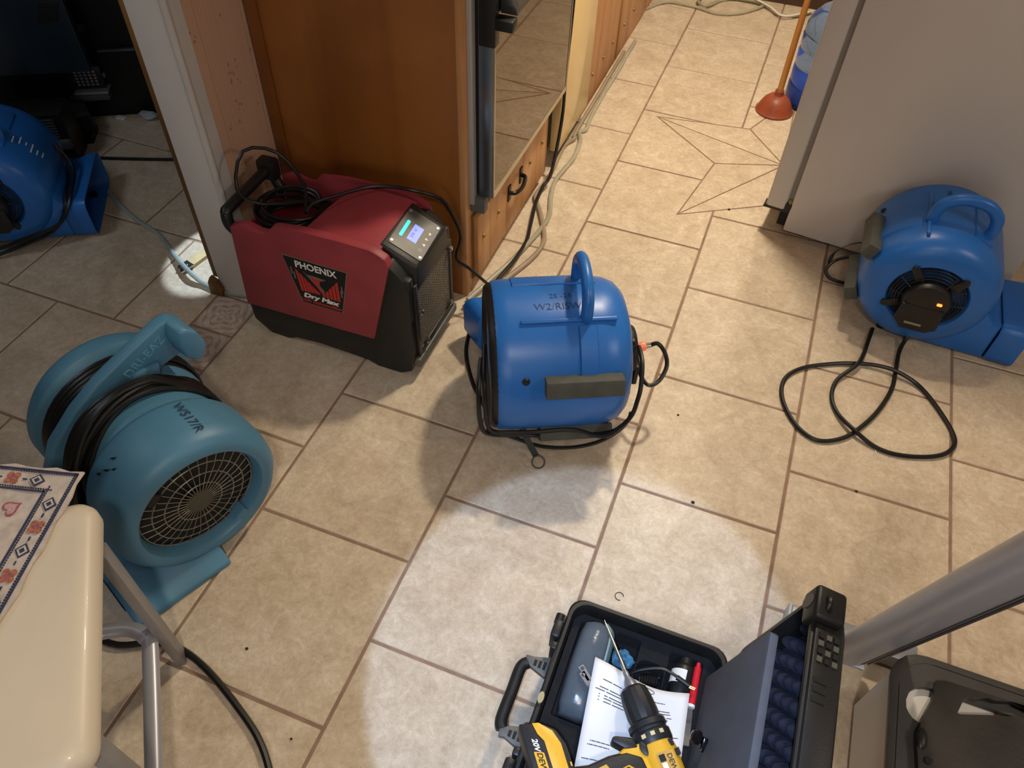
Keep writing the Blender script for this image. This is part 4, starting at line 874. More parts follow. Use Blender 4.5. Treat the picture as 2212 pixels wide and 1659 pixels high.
# printed sheet, curling over the contents
pt = {(0, 0): PZ(1285, 1422, .205), (1, 0): PZ(1488, 1501, .168), (0, 1): PZ(1238, 1668, .166), (1, 1): PZ(1462, 1705, .164)}
def sheet(u, v):
    p = pt[(0, 0)]*(1-u)*(1-v)+pt[(1, 0)]*u*(1-v)+pt[(0, 1)]*(1-u)*v+pt[(1, 1)]*u*v
    p = p+Vector((0, 0, .010*math.sin(u*PI*2+.4)*(1-v*.6)+.004)); p = p-Vector((.0, .012*math.sin(u*PI)*(1-v), 0)); return p
n = 14; tp_ = [[sheet(i/n, j/n) for j in range(n+1)] for i in range(n+1)]
vs_ = [p for r in tp_ for p in r]+[p-Vector((0, 0, .0005)) for r in tp_ for p in r]; m_ = (n+1)**2; fs = []
for i in range(n):
    for j in range(n):
        a = i*(n+1)+j; fs += [(a, a+1, a+n+2, a+n+1), (m_+a, m_+a+n+1, m_+a+n+2, m_+a+1)]
for k in range(n):
    for a, b in ((k, k+1), (n*(n+1)+k, n*(n+1)+k+1), (k*(n+1), (k+1)*(n+1)), (k*(n+1)+n, (k+1)*(n+1)+n)): fs.append((a, b, m_+b, m_+a))
paper_t = thing('printed_sheet', 'curled white printed sheet of paper lying under the drill', 'paper', (.58, -3.32, .16))
MB().add(vs_, fs).build('sheet', mat('paper_white', '#e4e1dc', .7, var=.0), paper_t, angle=180)
ln = MB()
def tline(v, u0, u1, th):
    k = 14
    for i in range(k):
        ua, ub = u0+(u1-u0)*i/k, u0+(u1-u0)*(i+1)/k
        ub2 = ub-(u1-u0)/k*(.28 if (i*7+int(v*100)) % 3 == 0 else 0)
        z = Vector((0, 0, .0006)); ln.add([sheet(ua, v-th)+z, sheet(ub2, v-th)+z, sheet(ub2, v+th)+z, sheet(ua, v+th)+z], [(0, 1, 2, 3)])
for v, u0, u1 in ((.16, .12, .62), (.235, .10, .85), (.262, .06, .86), (.30, .16, .86), (.325, .16, .84), (.355, .16, .80), (.50, .62, .95), (.52, .66, .80), (.72, .10, .32), (.755, .08, .30), (.88, .05, .42), (.15, .62, .78)): tline(v, u0, u1, .004)
for v in (.30, .325, .355): tline(v, .10, .115, .004)
o = ln.build('print_line', M_blackprint, paper_t, flat=True); o['kind'] = 'stuff'
lg = [sheet(.55+.11*math.cos(2*PI*i/20), .055+.030*math.sin(2*PI*i/20))+Vector((0, 0, .0008)) for i in range(20)]
MB().tube(lg, .0006, 5, closed=True).build('printed_oval', M_blackprint, paper_t)

# cordless drill lying on its side on the paper
M_dy = mat('drill_yellow', '#e0a92e', .38, var=.05, scale=20); M_dk = mat('drill_black', '#1f2022', .5, var=.1, scale=40, bump=.15)
DZ = .222; dO = PZ(1413, 1606, DZ); dX = (PZ(1336, 1415, DZ)-dO).normalized(); dY = Vector((-dX.y, dX.x, 0)); dY = dY if dY.dot(PZ(1200, 1600, DZ)-dO) > 0 else -dY
sg = 1 if dX.cross(dY).z > 0 else -1
DF = Matrix(((dX.x, dY.x, 0, dO.x), (dX.y, dY.y, 0, dO.y), (0, 0, 1, DZ), (0, 0, 0, 1)))
DG = DF @ Matrix(((1, .36, 0, 0), (0, .97, 0, 0), (0, 0, 1, 0), (0, 0, 0, 1)))
DX = DF @ Matrix(((0, 0, 1, 0), (1, 0, 0, 0), (0, 1, 0, 0), (0, 0, 0, 1)))      # lathe axis along the barrel
drill = thing('cordless_drill', 'yellow and black cordless drill with long steel bit in the case', 'drill', (dO.x, dO.y, .16))
MB().lathe([(.0, -.105), (.024, -.103), (.030, -.095), (.034, -.07), (.035, -.02), (.033, -.004), (0, -.004)], 28, DX).build('motor_housing', M_dy, drill)
MB().lathe([(.0, -.004), (.0345, -.004), (.036, .002), (.036, .016), (.033, .019), (.033, .024), (.036, .026), (.035, .036), (.029, .040), (0, .040)], 32, DX).build('clutch_ring', M_dk, drill)
MB().lathe([(0, .040), (.0285, .040), (.0300, .052), (.0285, .082), (.0255, .098), (.019, .104), (0, .104)], 16, DX).build('chuck', M_dk, drill, angle=20)
MB().lathe([(0, .104), (.0135, .104), (.011, .116), (.006, .124), (.0055, .135), (0, .135)], 14, DX).build('chuck_jaws', M_steel, drill)
MB().lathe([(0, .125), (.0042, .125), (.0042, .160), (.0034, .162), (.0030, .225), (.0008, .243), (0, .243)], 10, DX).build('drill_bit', M_chrome, drill)
for a in (70, 98, 126): MB().box(.006, .013, -.004, .004, .0355, .0368, DF @ Matrix.Rotation(math.radians(90-a), 4, 'X')).build('clutch_mark', mat('mark_cream', '#d9c58f', .5), drill)
hsp = [(-.075, .010), (-.015, .015), (.004, .022), (.006, .060), (-.002, .075), (-.018, .074), (-.030, .055), (-.05, .05), (-.078, .075), (-.085, .03)]
MB().prism(hsp, -.021, .021, DF).build('trigger_guard', M_dy, drill, bevel=.006, seg=3)
gp = [(-.080, .030), (-.030, .034), (-.024, .060), (-.034, .095), (-.052, .135), (-.058, .165), (-.105, .165), (-.108, .12), (-.100, .07), (-.098, .04)]
MB().prism(gp, -.019, .023, DG).build('grip', M_dk, drill, bevel=.007, seg=3)
MB().prism([(-.016, .036), (.000, .040), (.002, .074), (-.008, .080), (-.02, .06)], -.010, .0235, DG).build('trigger', M_dk, drill, bevel=.004)
MB().lathe([(.009, .021), (.009, .0245), (.006, .026), (0, .026)], 16, DG @ Matrix.Translation((-.018, .026, 0)) @ Matrix.Scale(1.4, 4, (1, 0, 0))).build('direction_button', M_dk, drill)
MB().tube([DG @ Vector(p) for p in ((-.066, .040, .0240), (-.050, .066, .0240), (-.058, .082, .0240), (-.088, .094, .0240))], .0016, 6).build('accent_line', M_dy, drill)
MB().prism([(-.058, .100), (-.050, .104), (-.072, .150), (-.079, .158), (-.078, .146)], .0225, .0240, DG).build('accent_plate', mat('plate_gold', '#cba24a', .4, var=.05), drill)
bt = MB().prism([(-.125, .163), (-.020, .163), (.004, .172), (.012, .190), (.010, .236), (-.125, .236)], -.034, .034, DG).build('battery', M_dk, drill, bevel=.006)
MB().prism([(-.120, .174), (-.022, .172), (.000, .180), (.0125, .200), (.0105, .212), (-.008, .208), (-.020, .200), (-.120, .200)], .0345, .0362, DG).build('battery_stripe', M_dy, bt, bevel=.001)
tx = Matrix.Rotation(-PI/2 if sg < 0 else PI, 4, 'Z')
lab = MB().prism(rrect(-.098, -.040, .2065, .224, .002), .0345, .0358, DG).build('battery_label', M_dy, bt)
TF = lambda x, y, z: DG @ Matrix.Translation((x, y, z)) @ Matrix.Rotation(PI, 4, 'Z')
text_mb('DEWALT', .0135, TF(-.069, .2153, .0360), .0002, .0003).build('lettering', M_blackprint, bt)
text_mb('20V', .0135, TF(-.028, .2165, .0347), .0002, .0004).build('lettering', M_print, bt)
for k in range(4): MB().box(-.060-.012*k, -.053-.012*k, .1645, .1675, .0345, .0358, DG).build('gauge_slot', M_dy, bt)
lb = MB().prism(rrect(-.088, -.024, -.017, .013, .002), .0, .0016, DF @ Matrix.Translation((0, 0, .0335))).build('nameplate', mat('plate_cream', '#c9a04e', .4), drill)
MB().prism(rrect(-.040, -.028, -.0, .011, .001), .0016, .0022, DF @ Matrix.Translation((0, 0, .0335))).build('plate_patch', M_blackprint, lb)
MB().prism(rrect(-.084, -.042, .001, .010, .001), .0016, .0022, DF @ Matrix.Translation((0, 0, .0335))).build('plate_patch', M_print, lb)
text_mb('DEWALT', .0125, DF @ Matrix.Translation((-.055, -.008, .0353)) @ Matrix.Rotation(PI, 4, 'Z'), .0002, .0003).build('lettering', mat('plate_brown', '#5a3a1c', .5), lb)
for x, y in ((-.012, -.022), (-.060, .026), (-.030, -.027)): MB().prism(rrect(x-.006, x+.006, y-.004, y+.004, .001), .026, .0285, DF).build('vent_slot', M_blackm, drill)

# ================================================================== STEEL STAND, TOTE
M_post = mat('stand_grey', '#a5a5ad', .36, .2, var=.03, scale=6)
t = thing('steel_stand', 'grey steel stand with sloping oval post and flat foot bar', 'stand', (1.0, -2.95, 0))
MB().box(.868, 1.14, -2.922, -2.876, .012, .058).build('foot_bar', mat('stand_pale', '#8d9097', .4, .2, var=.03), t, bevel=.004); MB().box(.861, .868, -2.924, -2.874, .010, .060).build('end_cap', mat('cap_white', '#b9c0c8', .5, var=0), t, bevel=.002)
for x in (.90, 1.10): MB().lathe([(.014, 0), (.014, .012)], 12, Matrix.Translation((x, -2.90, 0))).build('foot', M_blackm, t)
MB().box(.955, 1.03, -2.978, -2.90, .058, .066).build('base_plate', M_post, t, bevel=.002)
b0, b1 = Vector((1.000, -2.946, .066)), Vector((.982, -3.186, .95)); dd = (b1-b0).normalized()
sec = []
for a in range(28):
    th = 2*PI*a/28; sec.append((.047*math.copysign(abs(math.cos(th))**.75, math.cos(th)), .029*math.copysign(abs(math.sin(th))**.75, math.sin(th))))
PF = frame(b0, dd, (1, .35, 0))
MB().loft([[PF @ Vector((x, y, 0)) for x, y in sec], [PF @ Vector((x, y, (b1-b0).length)) for x, y in sec]]).build('post', M_post, t, angle=60)
for xx in (.012, .024, .034): MB().box(xx-.0018, xx+.0018, -.0300 if xx < .03 else -.0275, -.020, .02, .90, PF).build('groove_strip', mat('groove_dark', '#3e3d43', .4, .3), t)
M_tote = mat('tote_grey', '#3f3d3b', .42, var=.12, scale=9, bump=.12, bscale=200)
tx0, tx1, ty0, ty1 = 1.022, 1.62, -3.62, -2.998
t = thing('storage_tote', 'large dark grey plastic tote with handle holes', 'tote', (1.3, -3.3, 0))
ro = lambda ins, z, r=.065: [Vector((x, y, z)) for x, y in rrect(tx0+ins, tx1-ins, ty0+ins, ty1-ins, r)]
MB().loft([ro(.05, 0), ro(.045, .004), ro(.014, .225), ro(.002, .228), ro(0, .232), ro(0, .240), ro(.004, .243), ro(.014, .243), ro(.018, .236), ro(.052, .01)], True, True).build('tote_body', M_tote, t, angle=40)
dh = [(1.052, -3.115), (1.051, -3.100), (1.055, -3.086), (1.062, -3.075), (1.072, -3.067), (1.085, -3.062), (1.105, -3.060), (1.50, -3.060), (1.50, -3.165), (1.11, -3.165), (1.075, -3.135), (1.064, -3.131), (1.057, -3.124)]
holed_mb([p for p in rrect(tx0+.016, tx1-.016, ty0+.016, ty1-.016, .05)], [dh], .012, Matrix.Translation((0, 0, .236))).build('tote_lid', M_tote, t, flat=True)
t2 = thing('white_box', 'white box with red lettering seen through the tote handle holes', 'box', (1.25, -3.1, .2))
MB().box(1.03, 1.55, -3.30, -3.04, .02, .2285).build('carton', mat('carton_white', '#dcd8d0', .6, var=.02), t2)
q_ = PZ(2150, 1532, .229)
text_mb('Tr', .055, frame((q_.x+.012, q_.y-.018, .2287), (0, 0, 1), (1, .02, 0)), .0004, .0005).build('red_lettering', mat('letter_red', '#a8393f', .6, var=0), t2)
t3 = thing('carry_bag', 'dirty black plastic carrier with scalloped handle slot on the tote', 'carrier', (1.25, -3.25, .245))
k0 = [PZ(2028, 1468, .2575), PZ(2230, 1478, .2575)]
ol = [(1.098, -3.050), (1.115, -3.044), (1.55, -3.030), (1.55, -3.60), (1.075, -3.60), (1.070, -3.22), (1.066, -3.175), (1.075, -3.13), (1.092, -3.088)]
sl = [PZ(2068, 1540, .2575), PZ(2074, 1528, .2575), PZ(2082, 1510, .2575), PZ(2094, 1507, .2575), PZ(2108, 1512, .2575), PZ(2124, 1508, .2575), PZ(2136, 1508, .2575), PZ(2150, 1514, .2575), PZ(2185, 1516, .2575), PZ(2260, 1528, .2575), PZ(2262, 1553, .2575), PZ(2150, 1545, .2575), PZ(2074, 1543, .2575)]
holed_mb(ol, [[(p.x, p.y) for p in sl]], .014, Matrix.Translation((0, 0, .2505))).build('carrier_panel', mat('carrier_black', '#2c2825', .4, var=.35, scale=7, bump=.3, bscale=60), t3, angle=30)
MB().sphere((1.074, -3.170, .256), .013, 14, 8, (.8, 1.6, .6)).build('corner_lug', M_black, t3)
MB().lathe([(.007, 0), (.007, .003), (0, .003)], 12, Matrix.Translation((1.086, -3.205, .2577))).build('rivet', M_blackm, t3)

# ================================================================== HOSES, CORDS, SMALL THINGS
def clear_mat(name, col, tr=.55): return mat(name, col, .22, var=.05, scale=10, trans=tr, ior=1.25)
M_hose = clear_mat('clear_hose', '#cfcab4'); M_hose2 = clear_mat('brown_hose', '#b3a089', .35); M_hose3 = clear_mat('grey_hose', '#b9c4c0', .45)
def fl(pts, z): return [PZ(x, y, z) for x, y in pts]
def keep(pts, xm): return [Vector((max(p.x, xm), p.y, p.z)) for p in pts]
cord('drain_hose', keep(fl([(1334, 80), (1347, 88), (1352, 112), (1338, 148), (1296, 192)], .009), FX+.046)+[Vector((FX+.048, -.86, .009)), Vector((FX+.050, -.98, .009)), Vector((FX+.060, -1.08, .009))]+fl([(1252, 285), (1253, 305), (1238, 342), (1201, 388), (1190, 425), (1187, 462), (1168, 495), (1112, 556), (1062, 602), (1010, 648)], .009), .0085, M_hose, 'clear pale drain hose nearest the open floor, snaking along the cabinets', 'hose', 'drain hoses')
cord('drain_hose', keep(fl([(1331, 108), (1322, 140), (1290, 178)], .009), FX+.026)+[Vector((FX+.027, -.80, .009)), Vector((FX+.027, -1.0, .009)), Vector((FX+.030, -1.14, .009))]+fl([(1240, 300), (1218, 316)], .009)+[Vector((FX+.028, -1.40, .009)), Vector((FX+.026, -1.52, .009))]+fl([(1156, 425), (1166, 455), (1175, 500), (1172, 528)], .009)+fl([(1146, 560), (1096, 600), (1052, 632), (1002, 664)], .009), .0085, M_hose2, 'brownish drain hose closest to the cabinet fronts', 'hose', 'drain hoses')
cord('drain_hose', fl([(236, 415), (262, 446), (300, 478), (340, 505), (372, 545)], .0085)+[PZ(402, 580, .021), PZ(420, 597, .018)]+fl([(440, 612), (478, 628), (520, 637)], .0085)+[PZ(540, 640, .0085), Vector((-.835, -2.455, .0085))], .008, M_hose3, 'clear grey hose running past the foot of the white wall end', 'hose', 'drain hoses')
xs = [Vector((FX+.044, -1.392, .93)), Vector((FX+.050, -1.388, .80)), Vector((FX+.050, -1.388, .60)), Vector((FX+.046, -1.392, .40)), Vector((FX+.046, -1.395, .22))]
cord('power_cord', xs+[PZ(1191, 372, .06), PZ(1172, 404, .027), PZ(1157, 440, .026), PZ(1146, 486, .014), PZ(1137, 520, .012), PZ(1112, 560, .026), PZ(1075, 604, .026), PZ(1054, 634, .022)]+fl([(1028, 680), (1010, 735), (1008, 775), (1022, 830), (1040, 865), (1052, 890)], .006), .0062, M_cord, 'black power cord hanging by the almond appliance and running to the middle air mover', 'cord')
cord('power_cord', fl([(150, 339), (240, 342), (320, 344), (400, 345)], .006), .006, M_cord, 'straight black cord across the dark left room floor', 'cord')
# clear tubing coiled at the far end
far = [PZ(1392, 20, .009), PZ(1440, 4, .009), PZ(1500, 14, .009), PZ(1550, 29, .009), PZ(1600, 28, .009), PZ(1645, 14, .012), PZ(1650, 2, .016), PZ(1600, -6, .016), PZ(1560, 0, .009), PZ(1526, 12, .018), PZ(1508, 2, .016), PZ(1530, -8, .009), PZ(1600, -10, .014), PZ(1650, 8, .018), PZ(1680, 30, .009), PZ(1720, 34, .009), PZ(1752, 22, .009)]
far = [Vector((p.x, min(p.y, .405), p.z)) for p in far]
cord('clear_tubing', far, .0075, M_hose, 'loose coil of clear tubing on floor before the far cabinet', 'hose')
cord('white_cable', [Vector((p.x, min(p.y, .40), p.z)) for p in (PZ(1630, -6, .03), PZ(1662, 14, .022), PZ(1690, 34, .020), PZ(1730, 30, .022), PZ(1760, 8, .02))], .005, mat('cable_white', '#d6d0c2', .5, var=0), 'thin white cable looping behind the plunger handle', 'cable')

# cords on the middle air mover
def F1(x, th, r): a = math.radians(th); return Vector((x, r*math.cos(a), ZC+r*math.sin(a)))
kw1 = dict(parent=f1, world=False)
r = RD
MB().tube(spline([F1(-.19, 120, .12), F1(-.197, 160, .165), F1(-.193, 190, .188), F1(-.178, 203, r+.008), F1(-.13, 209, r+.010), F1(-.06, 212, r+.011), F1(.03, 209, r+.012), F1(.10, 203, r+.038), F1(.145, 198, r+.022), F1(.172, 190, r+.004), F1(.182, 178, r-.010), F1(.192, 168, .165), F1(.203, 150, .12), F1(.206, 130, .075)], 6), .0058, 8).build('cord', M_cord, **kw1)
MB().tube(spline([F1(-.20, 135, .13), F1(-.212, 165, .175), F1(-.206, 196, .20), F1(-.175, 211, r+.012), F1(-.10, 218, r+.016), F1(-.02, 221, r+.024), F1(.06, 217, r+.026), F1(.13, 206, r+.024), F1(.165, 196, r+.008), F1(.172, 190, r-.004)], 6), .0058, 8).build('cord', M_cord, **kw1)
MB().tube(spline([F1(-.19, 205, r), F1(-.12, 219, r+.022), F1(-.05, 224, r+.050), F1(.03, 223, r+.058), F1(.10, 214, r+.045), F1(.15, 202, r+.022), F1(.172, 192, r+.002)], 6), .0050, 8).build('cord', M_cord, **kw1)
s0, s1_ = PZ(1128, 925, .085), PZ(1158, 985, .027); sd = (s1_-s0).normalized()
MB().bar([s0, s0.lerp(s1_, .5)+Vector((0, -.004, .004)), s1_], .017, .0022, Vector((.3, -.6, .7))).build('strap', mat('strap_grey', '#2e302d', .7, var=.1), f1)
MB().torus(.0165, .0022, frame(PZ(1163, 998, .024), (.2, -.6, .8), sd), 26, 6).build('strap_ring', M_black, f1)
p0, p1 = PZ(1378, 750, .205), PZ(1402, 746, .215); pd = (p1-p0).normalized()
MB().lathe([(.011, 0), (.013, .006), (.013, .016), (.009, .022), (.006, .026), (0, .026)], 14, frame(p0, pd)).build('lit_plug', mat('plug_glow', '#e8a488', .2, var=.1, trans=.3, emit=('#ff6a48', .22)), f1)
MB().cyl(p0+pd*.024, p0+pd*.036, .0075, .0072, 12).build('plug_collar', M_chrome, f1)
q0_ = p0+pd*.034
MB().tube(spline([q0_, q0_+pd*.02, PZ(1437, 764, .20), PZ(1440, 792, .18), PZ(1424, 822, .16), PZ(1402, 832, .155), PZ(1386, 815, .16), PZ(1378, 785, .175), PZ(1374, 755, .19)], 6), .0058, 8).build('cord', M_cord, f1)
# cord of the air mover by the refrigerator
lp = [(1984, 712, .075), (1962, 732, .035), (1942, 768, .007), (1934, 812, .007), (1924, 860, .007), (1896, 910, .007), (1860, 950, .007), (1812, 984, .007), (1752, 990, .007), (1704, 952, .007), (1676, 890, .007), (1682, 842, .007), (1722, 814, .007), (1790, 802, .007), (1850, 800, .010), (1900, 806, .016), (1940, 820, .020), (1990, 856, .010), (2040, 925, .007), (2066, 982, .007), (2050, 1014, .007), (2004, 1026, .007), (1935, 1022, .007), (1882, 1002, .008), (1836, 962, .019), (1800, 922, .009), (1788, 880, .007), (1802, 840, .008), (1846, 804, .021), (1862, 775, .012), (1872, 745, .007), (1882, 715, .010)]
MB().tube(spline([PZ(*a) for a in lp], 5), .0066, 8).build('cord', M_cord, f3)
MB().tube(spline([PZ(1866, 556, .10), PZ(1835, 548, .09), PZ(1800, 556, .06), PZ(1780, 578, .03), PZ(1792, 598, .012), PZ(1830, 610, .010), PZ(1856, 622, .02)], 6), .0058, 8).build('cord', M_cord, f3)
MB().bar(spline([PZ(1868, 516, .17), PZ(1836, 520, .16), PZ(1800, 538, .12), PZ(1786, 562, .08), PZ(1778, 576, .06)], 5), .014, .002, (0, .5, 1)).build('strap', mat('strap_olive', '#33302a', .7, var=.1), f3)
# cord bundle thrown over the snout of the air mover in the left room
for o_ in (0, .02):
    MB().tube(spline([Vector(p) for p in ((-.10, .195, .26), (-.06, .212+o_, .20), (.0, .222+o_, .175), (.09, .222+o_, .166), (.140, .205+o_, .115+o_), (.165, .15+o_, .065+o_), (.185, .06, .040+o_), (.205, -.05, .018+o_), (.24, -.20, .010))], 6), .0064, 8).build('cord', M_cord, f2, world=False)

# ------------------------------------------------------------------ plunger and water bottle
PO = PZ(1666, 258, 0); PO = Vector((PO.x, PO.y+.072, 0))
t = thing('plunger', 'red rubber plunger with wooden handle standing on the kitchen tiles', 'plunger', PO)
MB().lathe([(.066, .010), (.072, .0), (.077, .002), (.078, .008), (.072, .014), (.066, .030), (.054, .052), (.036, .068), (.021, .074), (.018, .080), (.0185, .092), (.015, .096), (.0125, .096), (.0125, .07), (0, .06)], 40, Matrix.Translation(PO)).build('rubber_cup', mat('plunger_rubber', '#93492f', .42, var=.08, scale=15), t)
MB().lathe([(0, .060), (.0122, .060), (.0125, .20), (.0118, .50), (.009, .53), (0, .535)], 16, Matrix.Translation(PO)).build('handle', W_oak, t)
BO = Vector((.668, -.470, 0))
t = thing('water_bottle', 'large blue plastic water bottle behind the white refrigerator door', 'bottle', BO)
bp = [(0, .012), (.10, .006), (.122, .0), (.132, .010), (.135, .03), (.135, .085), (.131, .092), (.135, .100), (.135, .150), (.130, .158), (.130, .166), (.135, .174), (.135, .220), (.130, .229), (.130, .236), (.135, .245), (.135, .285), (.131, .292), (.134, .300), (.132, .325), (.120, .355), (.095, .385), (.060, .410), (.034, .425), (.028, .435), (.028, .462), (.030, .465), (.030, .475), (.028, .478), (.028, .485), (0, .486)]
MB().lathe(bp, 48, Matrix.Translation(BO)).build('bottle_body', mat('bottle_blue', '#8fb2ea', .07, var=.0, trans=.92, ior=1.22), t, angle=50)
MB().lathe([(0, .014), (.126, .014), (.129, .03), (.129, .09), (0, .092)], 40, Matrix.Translation(BO)).build('blue_base', mat('bottle_base_blue', '#3f7ae6', .15, var=.1, scale=20, trans=.25, ior=1.3), t)
MB().lathe([(.1362, .115), (.1362, .285)], 24, Matrix.Translation(BO), cap=False, a0=math.radians(262), a1=math.radians(330)).build('dark_label', mat('label_navy', '#20233a', .5, var=.05), t)
MB().lathe([(.0305, .458), (.0315, .462), (.0315, .492), (0, .494)], 24, Matrix.Translation(BO)).build('cap', mat('cap_blue', '#24408f', .35, var=0), t)

# ------------------------------------------------------------------ the dark left room
M_gloss = mat('cabinet_black', '#0d0e10', .45, var=.1, scale=5)
A0, A1 = PZ(40, 262, 0), PZ(360, 244, 0); ux = (A1-A0).normalized(); uy = Vector((-ux.y, ux.x, 0))
CFm = Matrix(((ux.x, uy.x, 0, A0.x), (ux.y, uy.y, 0, A0.y), (0, 0, 1, 0), (0, 0, 0, 1))); CI = CFm.inverted()
def cq(px, py, d=0):                                                  # point of the cabinet's front plane seen there -> local (x, z)
    n = uy; dd_ = ray(px, py); o_ = A0-uy*d; s_ = (o_-CP).dot(n)/dd_.dot(n); p = CI @ (CP+dd_*s_); return p.x, p.z
cab = thing('media_cabinet', 'tall black media cabinet in the dark left room', 'cabinet', A0, math.atan2(ux.y, ux.x))
kc = dict(parent=cab, world=False)
MB().box(-.55, 1.05, .002, .45, .0, 1.25).build('carcass', M_gloss, bevel=.004, **kc)
x0, z0 = cq(150, 160); x1, z1 = cq(245, 95)
def slab(nm, pxs, d0, d1, m, par=None, bev=.002):
    xs = [cq(*p) for p in pxs]; a = min(x for x, _ in xs), max(x for x, _ in xs); b = min(z for _, z in xs), max(z for _, z in xs)
    return MB().box(a[0], a[1], -d1, -d0, b[0], b[1]).build(nm, m, par or cab, world=False, bevel=bev)
M_dkgrey = mat('dim_grey', '#4d5355', .5, var=.1, scale=20)
slab('door', [(262, 20), (350, 235)], -.001, .010, M_gloss); slab('shelf_edge', [(160, 206), (240, 190)], -.001, .05, M_dkgrey); slab('shelf_edge', [(212, 108), (292, 101)], -.001, .02, M_dkgrey); slab('divider', [(143, 195), (158, 60)], -.001, .02, M_gloss)
pd_ = slab('keypad', [(162, 186), (215, 135)], .0, .03, M_black)
kx0, kz0 = cq(172, 178); kx1, kz1 = cq(208, 142)
for i in range(5):
    for j in range(5): MB().box(kx0+(kx1-kx0)*(i+.2)/5, kx0+(kx1-kx0)*(i+.75)/5, -.034, -.029, kz0+(kz1-kz0)*(j+.2)/5, kz0+(kz1-kz0)*(j+.75)/5).build('key', mat('key_silver', '#bdbfc2', .3, .5, var=.2), pd_, world=False)
slab('keypad_tray', [(168, 190), (238, 181)], .0, .06, mat('tray_pale', '#8f979b', .4, .2, var=.05)); slab('small_switch', [(216, 164), (227, 153)], .0, .02, M_dkgrey)
slab('device', [(158, 72), (182, 51)], .0, .04, M_black); slab('device_top', [(160, 56), (182, 50)], .0, .045, M_dkgrey); slab('connector', [(160, 95), (167, 82)], .0, .015, M_chrome)
tv = thing('flat_screen', 'big dark navy flat panel leaning at far left of the left room', 'screen', A0+ux*(-.1)-uy*.16, math.atan2(ux.y, ux.x))
sx0, sz0 = cq(-60, 160, .14); sx1, sz1 = cq(118, -60, .14)
of = Vector((-.1, -.16, 0))
MB().box(sx0+.1, sx1+.1, -.01, .03, max(.12, sz0), 1.2).build('panel', mat('screen_navy', '#1b2732', .35, var=.12, scale=3), tv, world=False, bevel=.006)
for k in range(10):
    xa, za = cq(84, 4+4.4*k, .152); xb, zb = cq(130, 4+4.4*k, .152); MB().box(xa+.1, min(xb, sx1-.01)+.1, -.013, -.0095, za-.0025, za+.0025).build('vent_slat', M_gloss, tv, world=False)
MB().box(sx0+.1, sx1+.02, -.04, .06, 0, .03).build('stand_base', M_gloss, tv, world=False, bevel=.005); MB().box(.0, .12, -.0, .03, .03, .2).build('stand_neck', M_gloss, tv, world=False)
rk = slab('vented_unit', [(2, 212), (90, 170)], .15, .30, mat('unit_grey', '#2a3238', .4, .2, var=.1)); rk.parent = None
bx = thing('black_box', 'low black box lying on floor before the media cabinet', 'box', PZ(140, 300, 0)); D.objects.remove(rk)
g0, g1, g2 = PZ(96, 326, 0), PZ(216, 293, 0), PZ(232, 262, 0); gx_ = (g1-g0).normalized(); gy_ = Vector((-gx_.y, gx_.x, 0)); gl = (g1-g0).length
GF = Matrix(((gx_.x, gy_.x, 0, g0.x), (gx_.y, gy_.y, 0, g0.y), (0, 0, 1, 0), (0, 0, 0, 1)))
MB().box(-.13, gl, 0, .125, 0, .105, GF).build('body', mat('speaker_black', '#1d2023', .5, var=.12, scale=20), bx, bevel=.012); MB().box(-.12, gl-.012, -.004, .002, .012, .092, GF).build('grille_cloth', mat('speaker_cloth', '#15171a', .9, var=.1, scale=80), bx); MB().lathe([(.006, .105), (.006, .112), (0, .113)], 10, GF @ Matrix.Translation((gl-.02, .11, 0))).build('rivet', M_chrome, bx)
ru = thing('vented_unit', 'grey vented electronic unit in the left corner behind the blue air mover', 'electronics', (0, 0, 0))
ra, rb = cq(-40, 212, .33), cq(92, 166, .33)
ru.location = CFm @ Vector(((ra[0]+rb[0])/2, -.25, 0)); ru.rotation_euler = (0, 0, math.atan2(ux.y, ux.x))
RW = (rb[0]-ra[0])/2
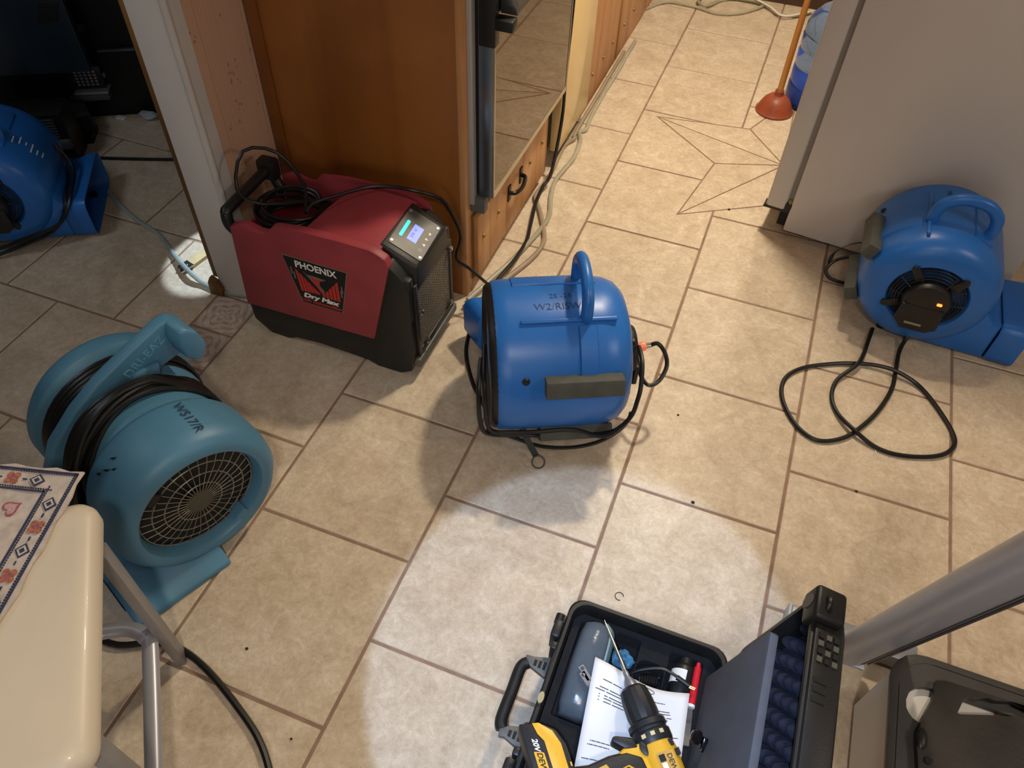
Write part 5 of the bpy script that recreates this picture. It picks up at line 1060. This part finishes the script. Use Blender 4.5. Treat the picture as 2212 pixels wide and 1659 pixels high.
MB().box(-RW, RW, -.08, .04, 0.0, .06).build('plinth', M_gloss, ru, world=False, bevel=.003); MB().box(-RW, RW, -.08, .04, .06, .20).build('case', M_black, ru, world=False, bevel=.003); MB().box(-RW, RW, -.10, -.08, .072, .105).build('front_lip', M_dkgrey, ru, world=False, bevel=.003)
for k in range(7): MB().box(-RW+.03, RW-.03, -.084, -.080, .112+.011*k, .118+.011*k).build('vent_slat', M_dkgrey, ru, world=False)
a = PZ(262, 256, 0); tag(MB().box(a.x-.02, a.x+.02, a.y-.008, a.y+.012, 0, .006).build('paper_scrap', mat('scrap_white', '#d7dbe0', .6, var=0)), 'small flat white scrap at the foot of the media cabinet', 'scrap')
a = PZ(322, 256, 0); b_ = MB().sphere((a.x, a.y, .014), .03, 14, 8, (1.3, .7, .45)); b_.v = [v+Vector((rnd.uniform(-.005, .005), rnd.uniform(-.005, .005), rnd.uniform(0, .006))) for v in b_.v]
tag(b_.build('plastic_wrap', clear_mat('wrap_clear', '#c9d2d8', .4), flat=True), 'crumpled clear plastic wrap at the foot of the media cabinet', 'wrap')

# ------------------------------------------------------------------ crumbs and marks on the tiles
M_crumb = mat('crumb_dark', '#2b221a', .8, var=.1)
def crumb(px, py, r, label, m=M_crumb):
    p = PZ(px, py, r*.6); o = MB().sphere((p.x, p.y, r*.55), r, 8, 6, (1, .8, .55)).build('crumb', m); tag(o, label, 'crumb', 'crumbs on the tiles'); return o
crumb(1497, 1085, .0052, 'round dark bead beside grout line in middle of the floor'); crumb(1850, 1061, .004, 'small brown crumb on the grout below the looped cord')
crumb(1575, 452, .005, 'dark crumb on the lower edge of the star inlay'); crumb(1465, 896, .0035, 'small dark speck right of the middle air mover'); crumb(533, 1401, .004, 'dark speck on tile near the curving thick cord'); crumb(629, 1596, .003, 'tiny black speck right of the thick cord near the bottom edge')
o = MB().torus(.010, .0009, Matrix.Translation(PZ(1338, 1288, .0012)), 20, 5, .3, 5.2).build('hair_curl', M_crumb); tag(o, 'fine dark curl of hair on the tile behind the case', 'hair')
a = PZ(1890, 972, .002); o = MB().bar([PZ(1887, 962, .002), PZ(1893, 980, .002)], .002, .0015).build('straw_bit', M_print); tag(o, 'short white sliver inside the loop of cord', 'sliver')
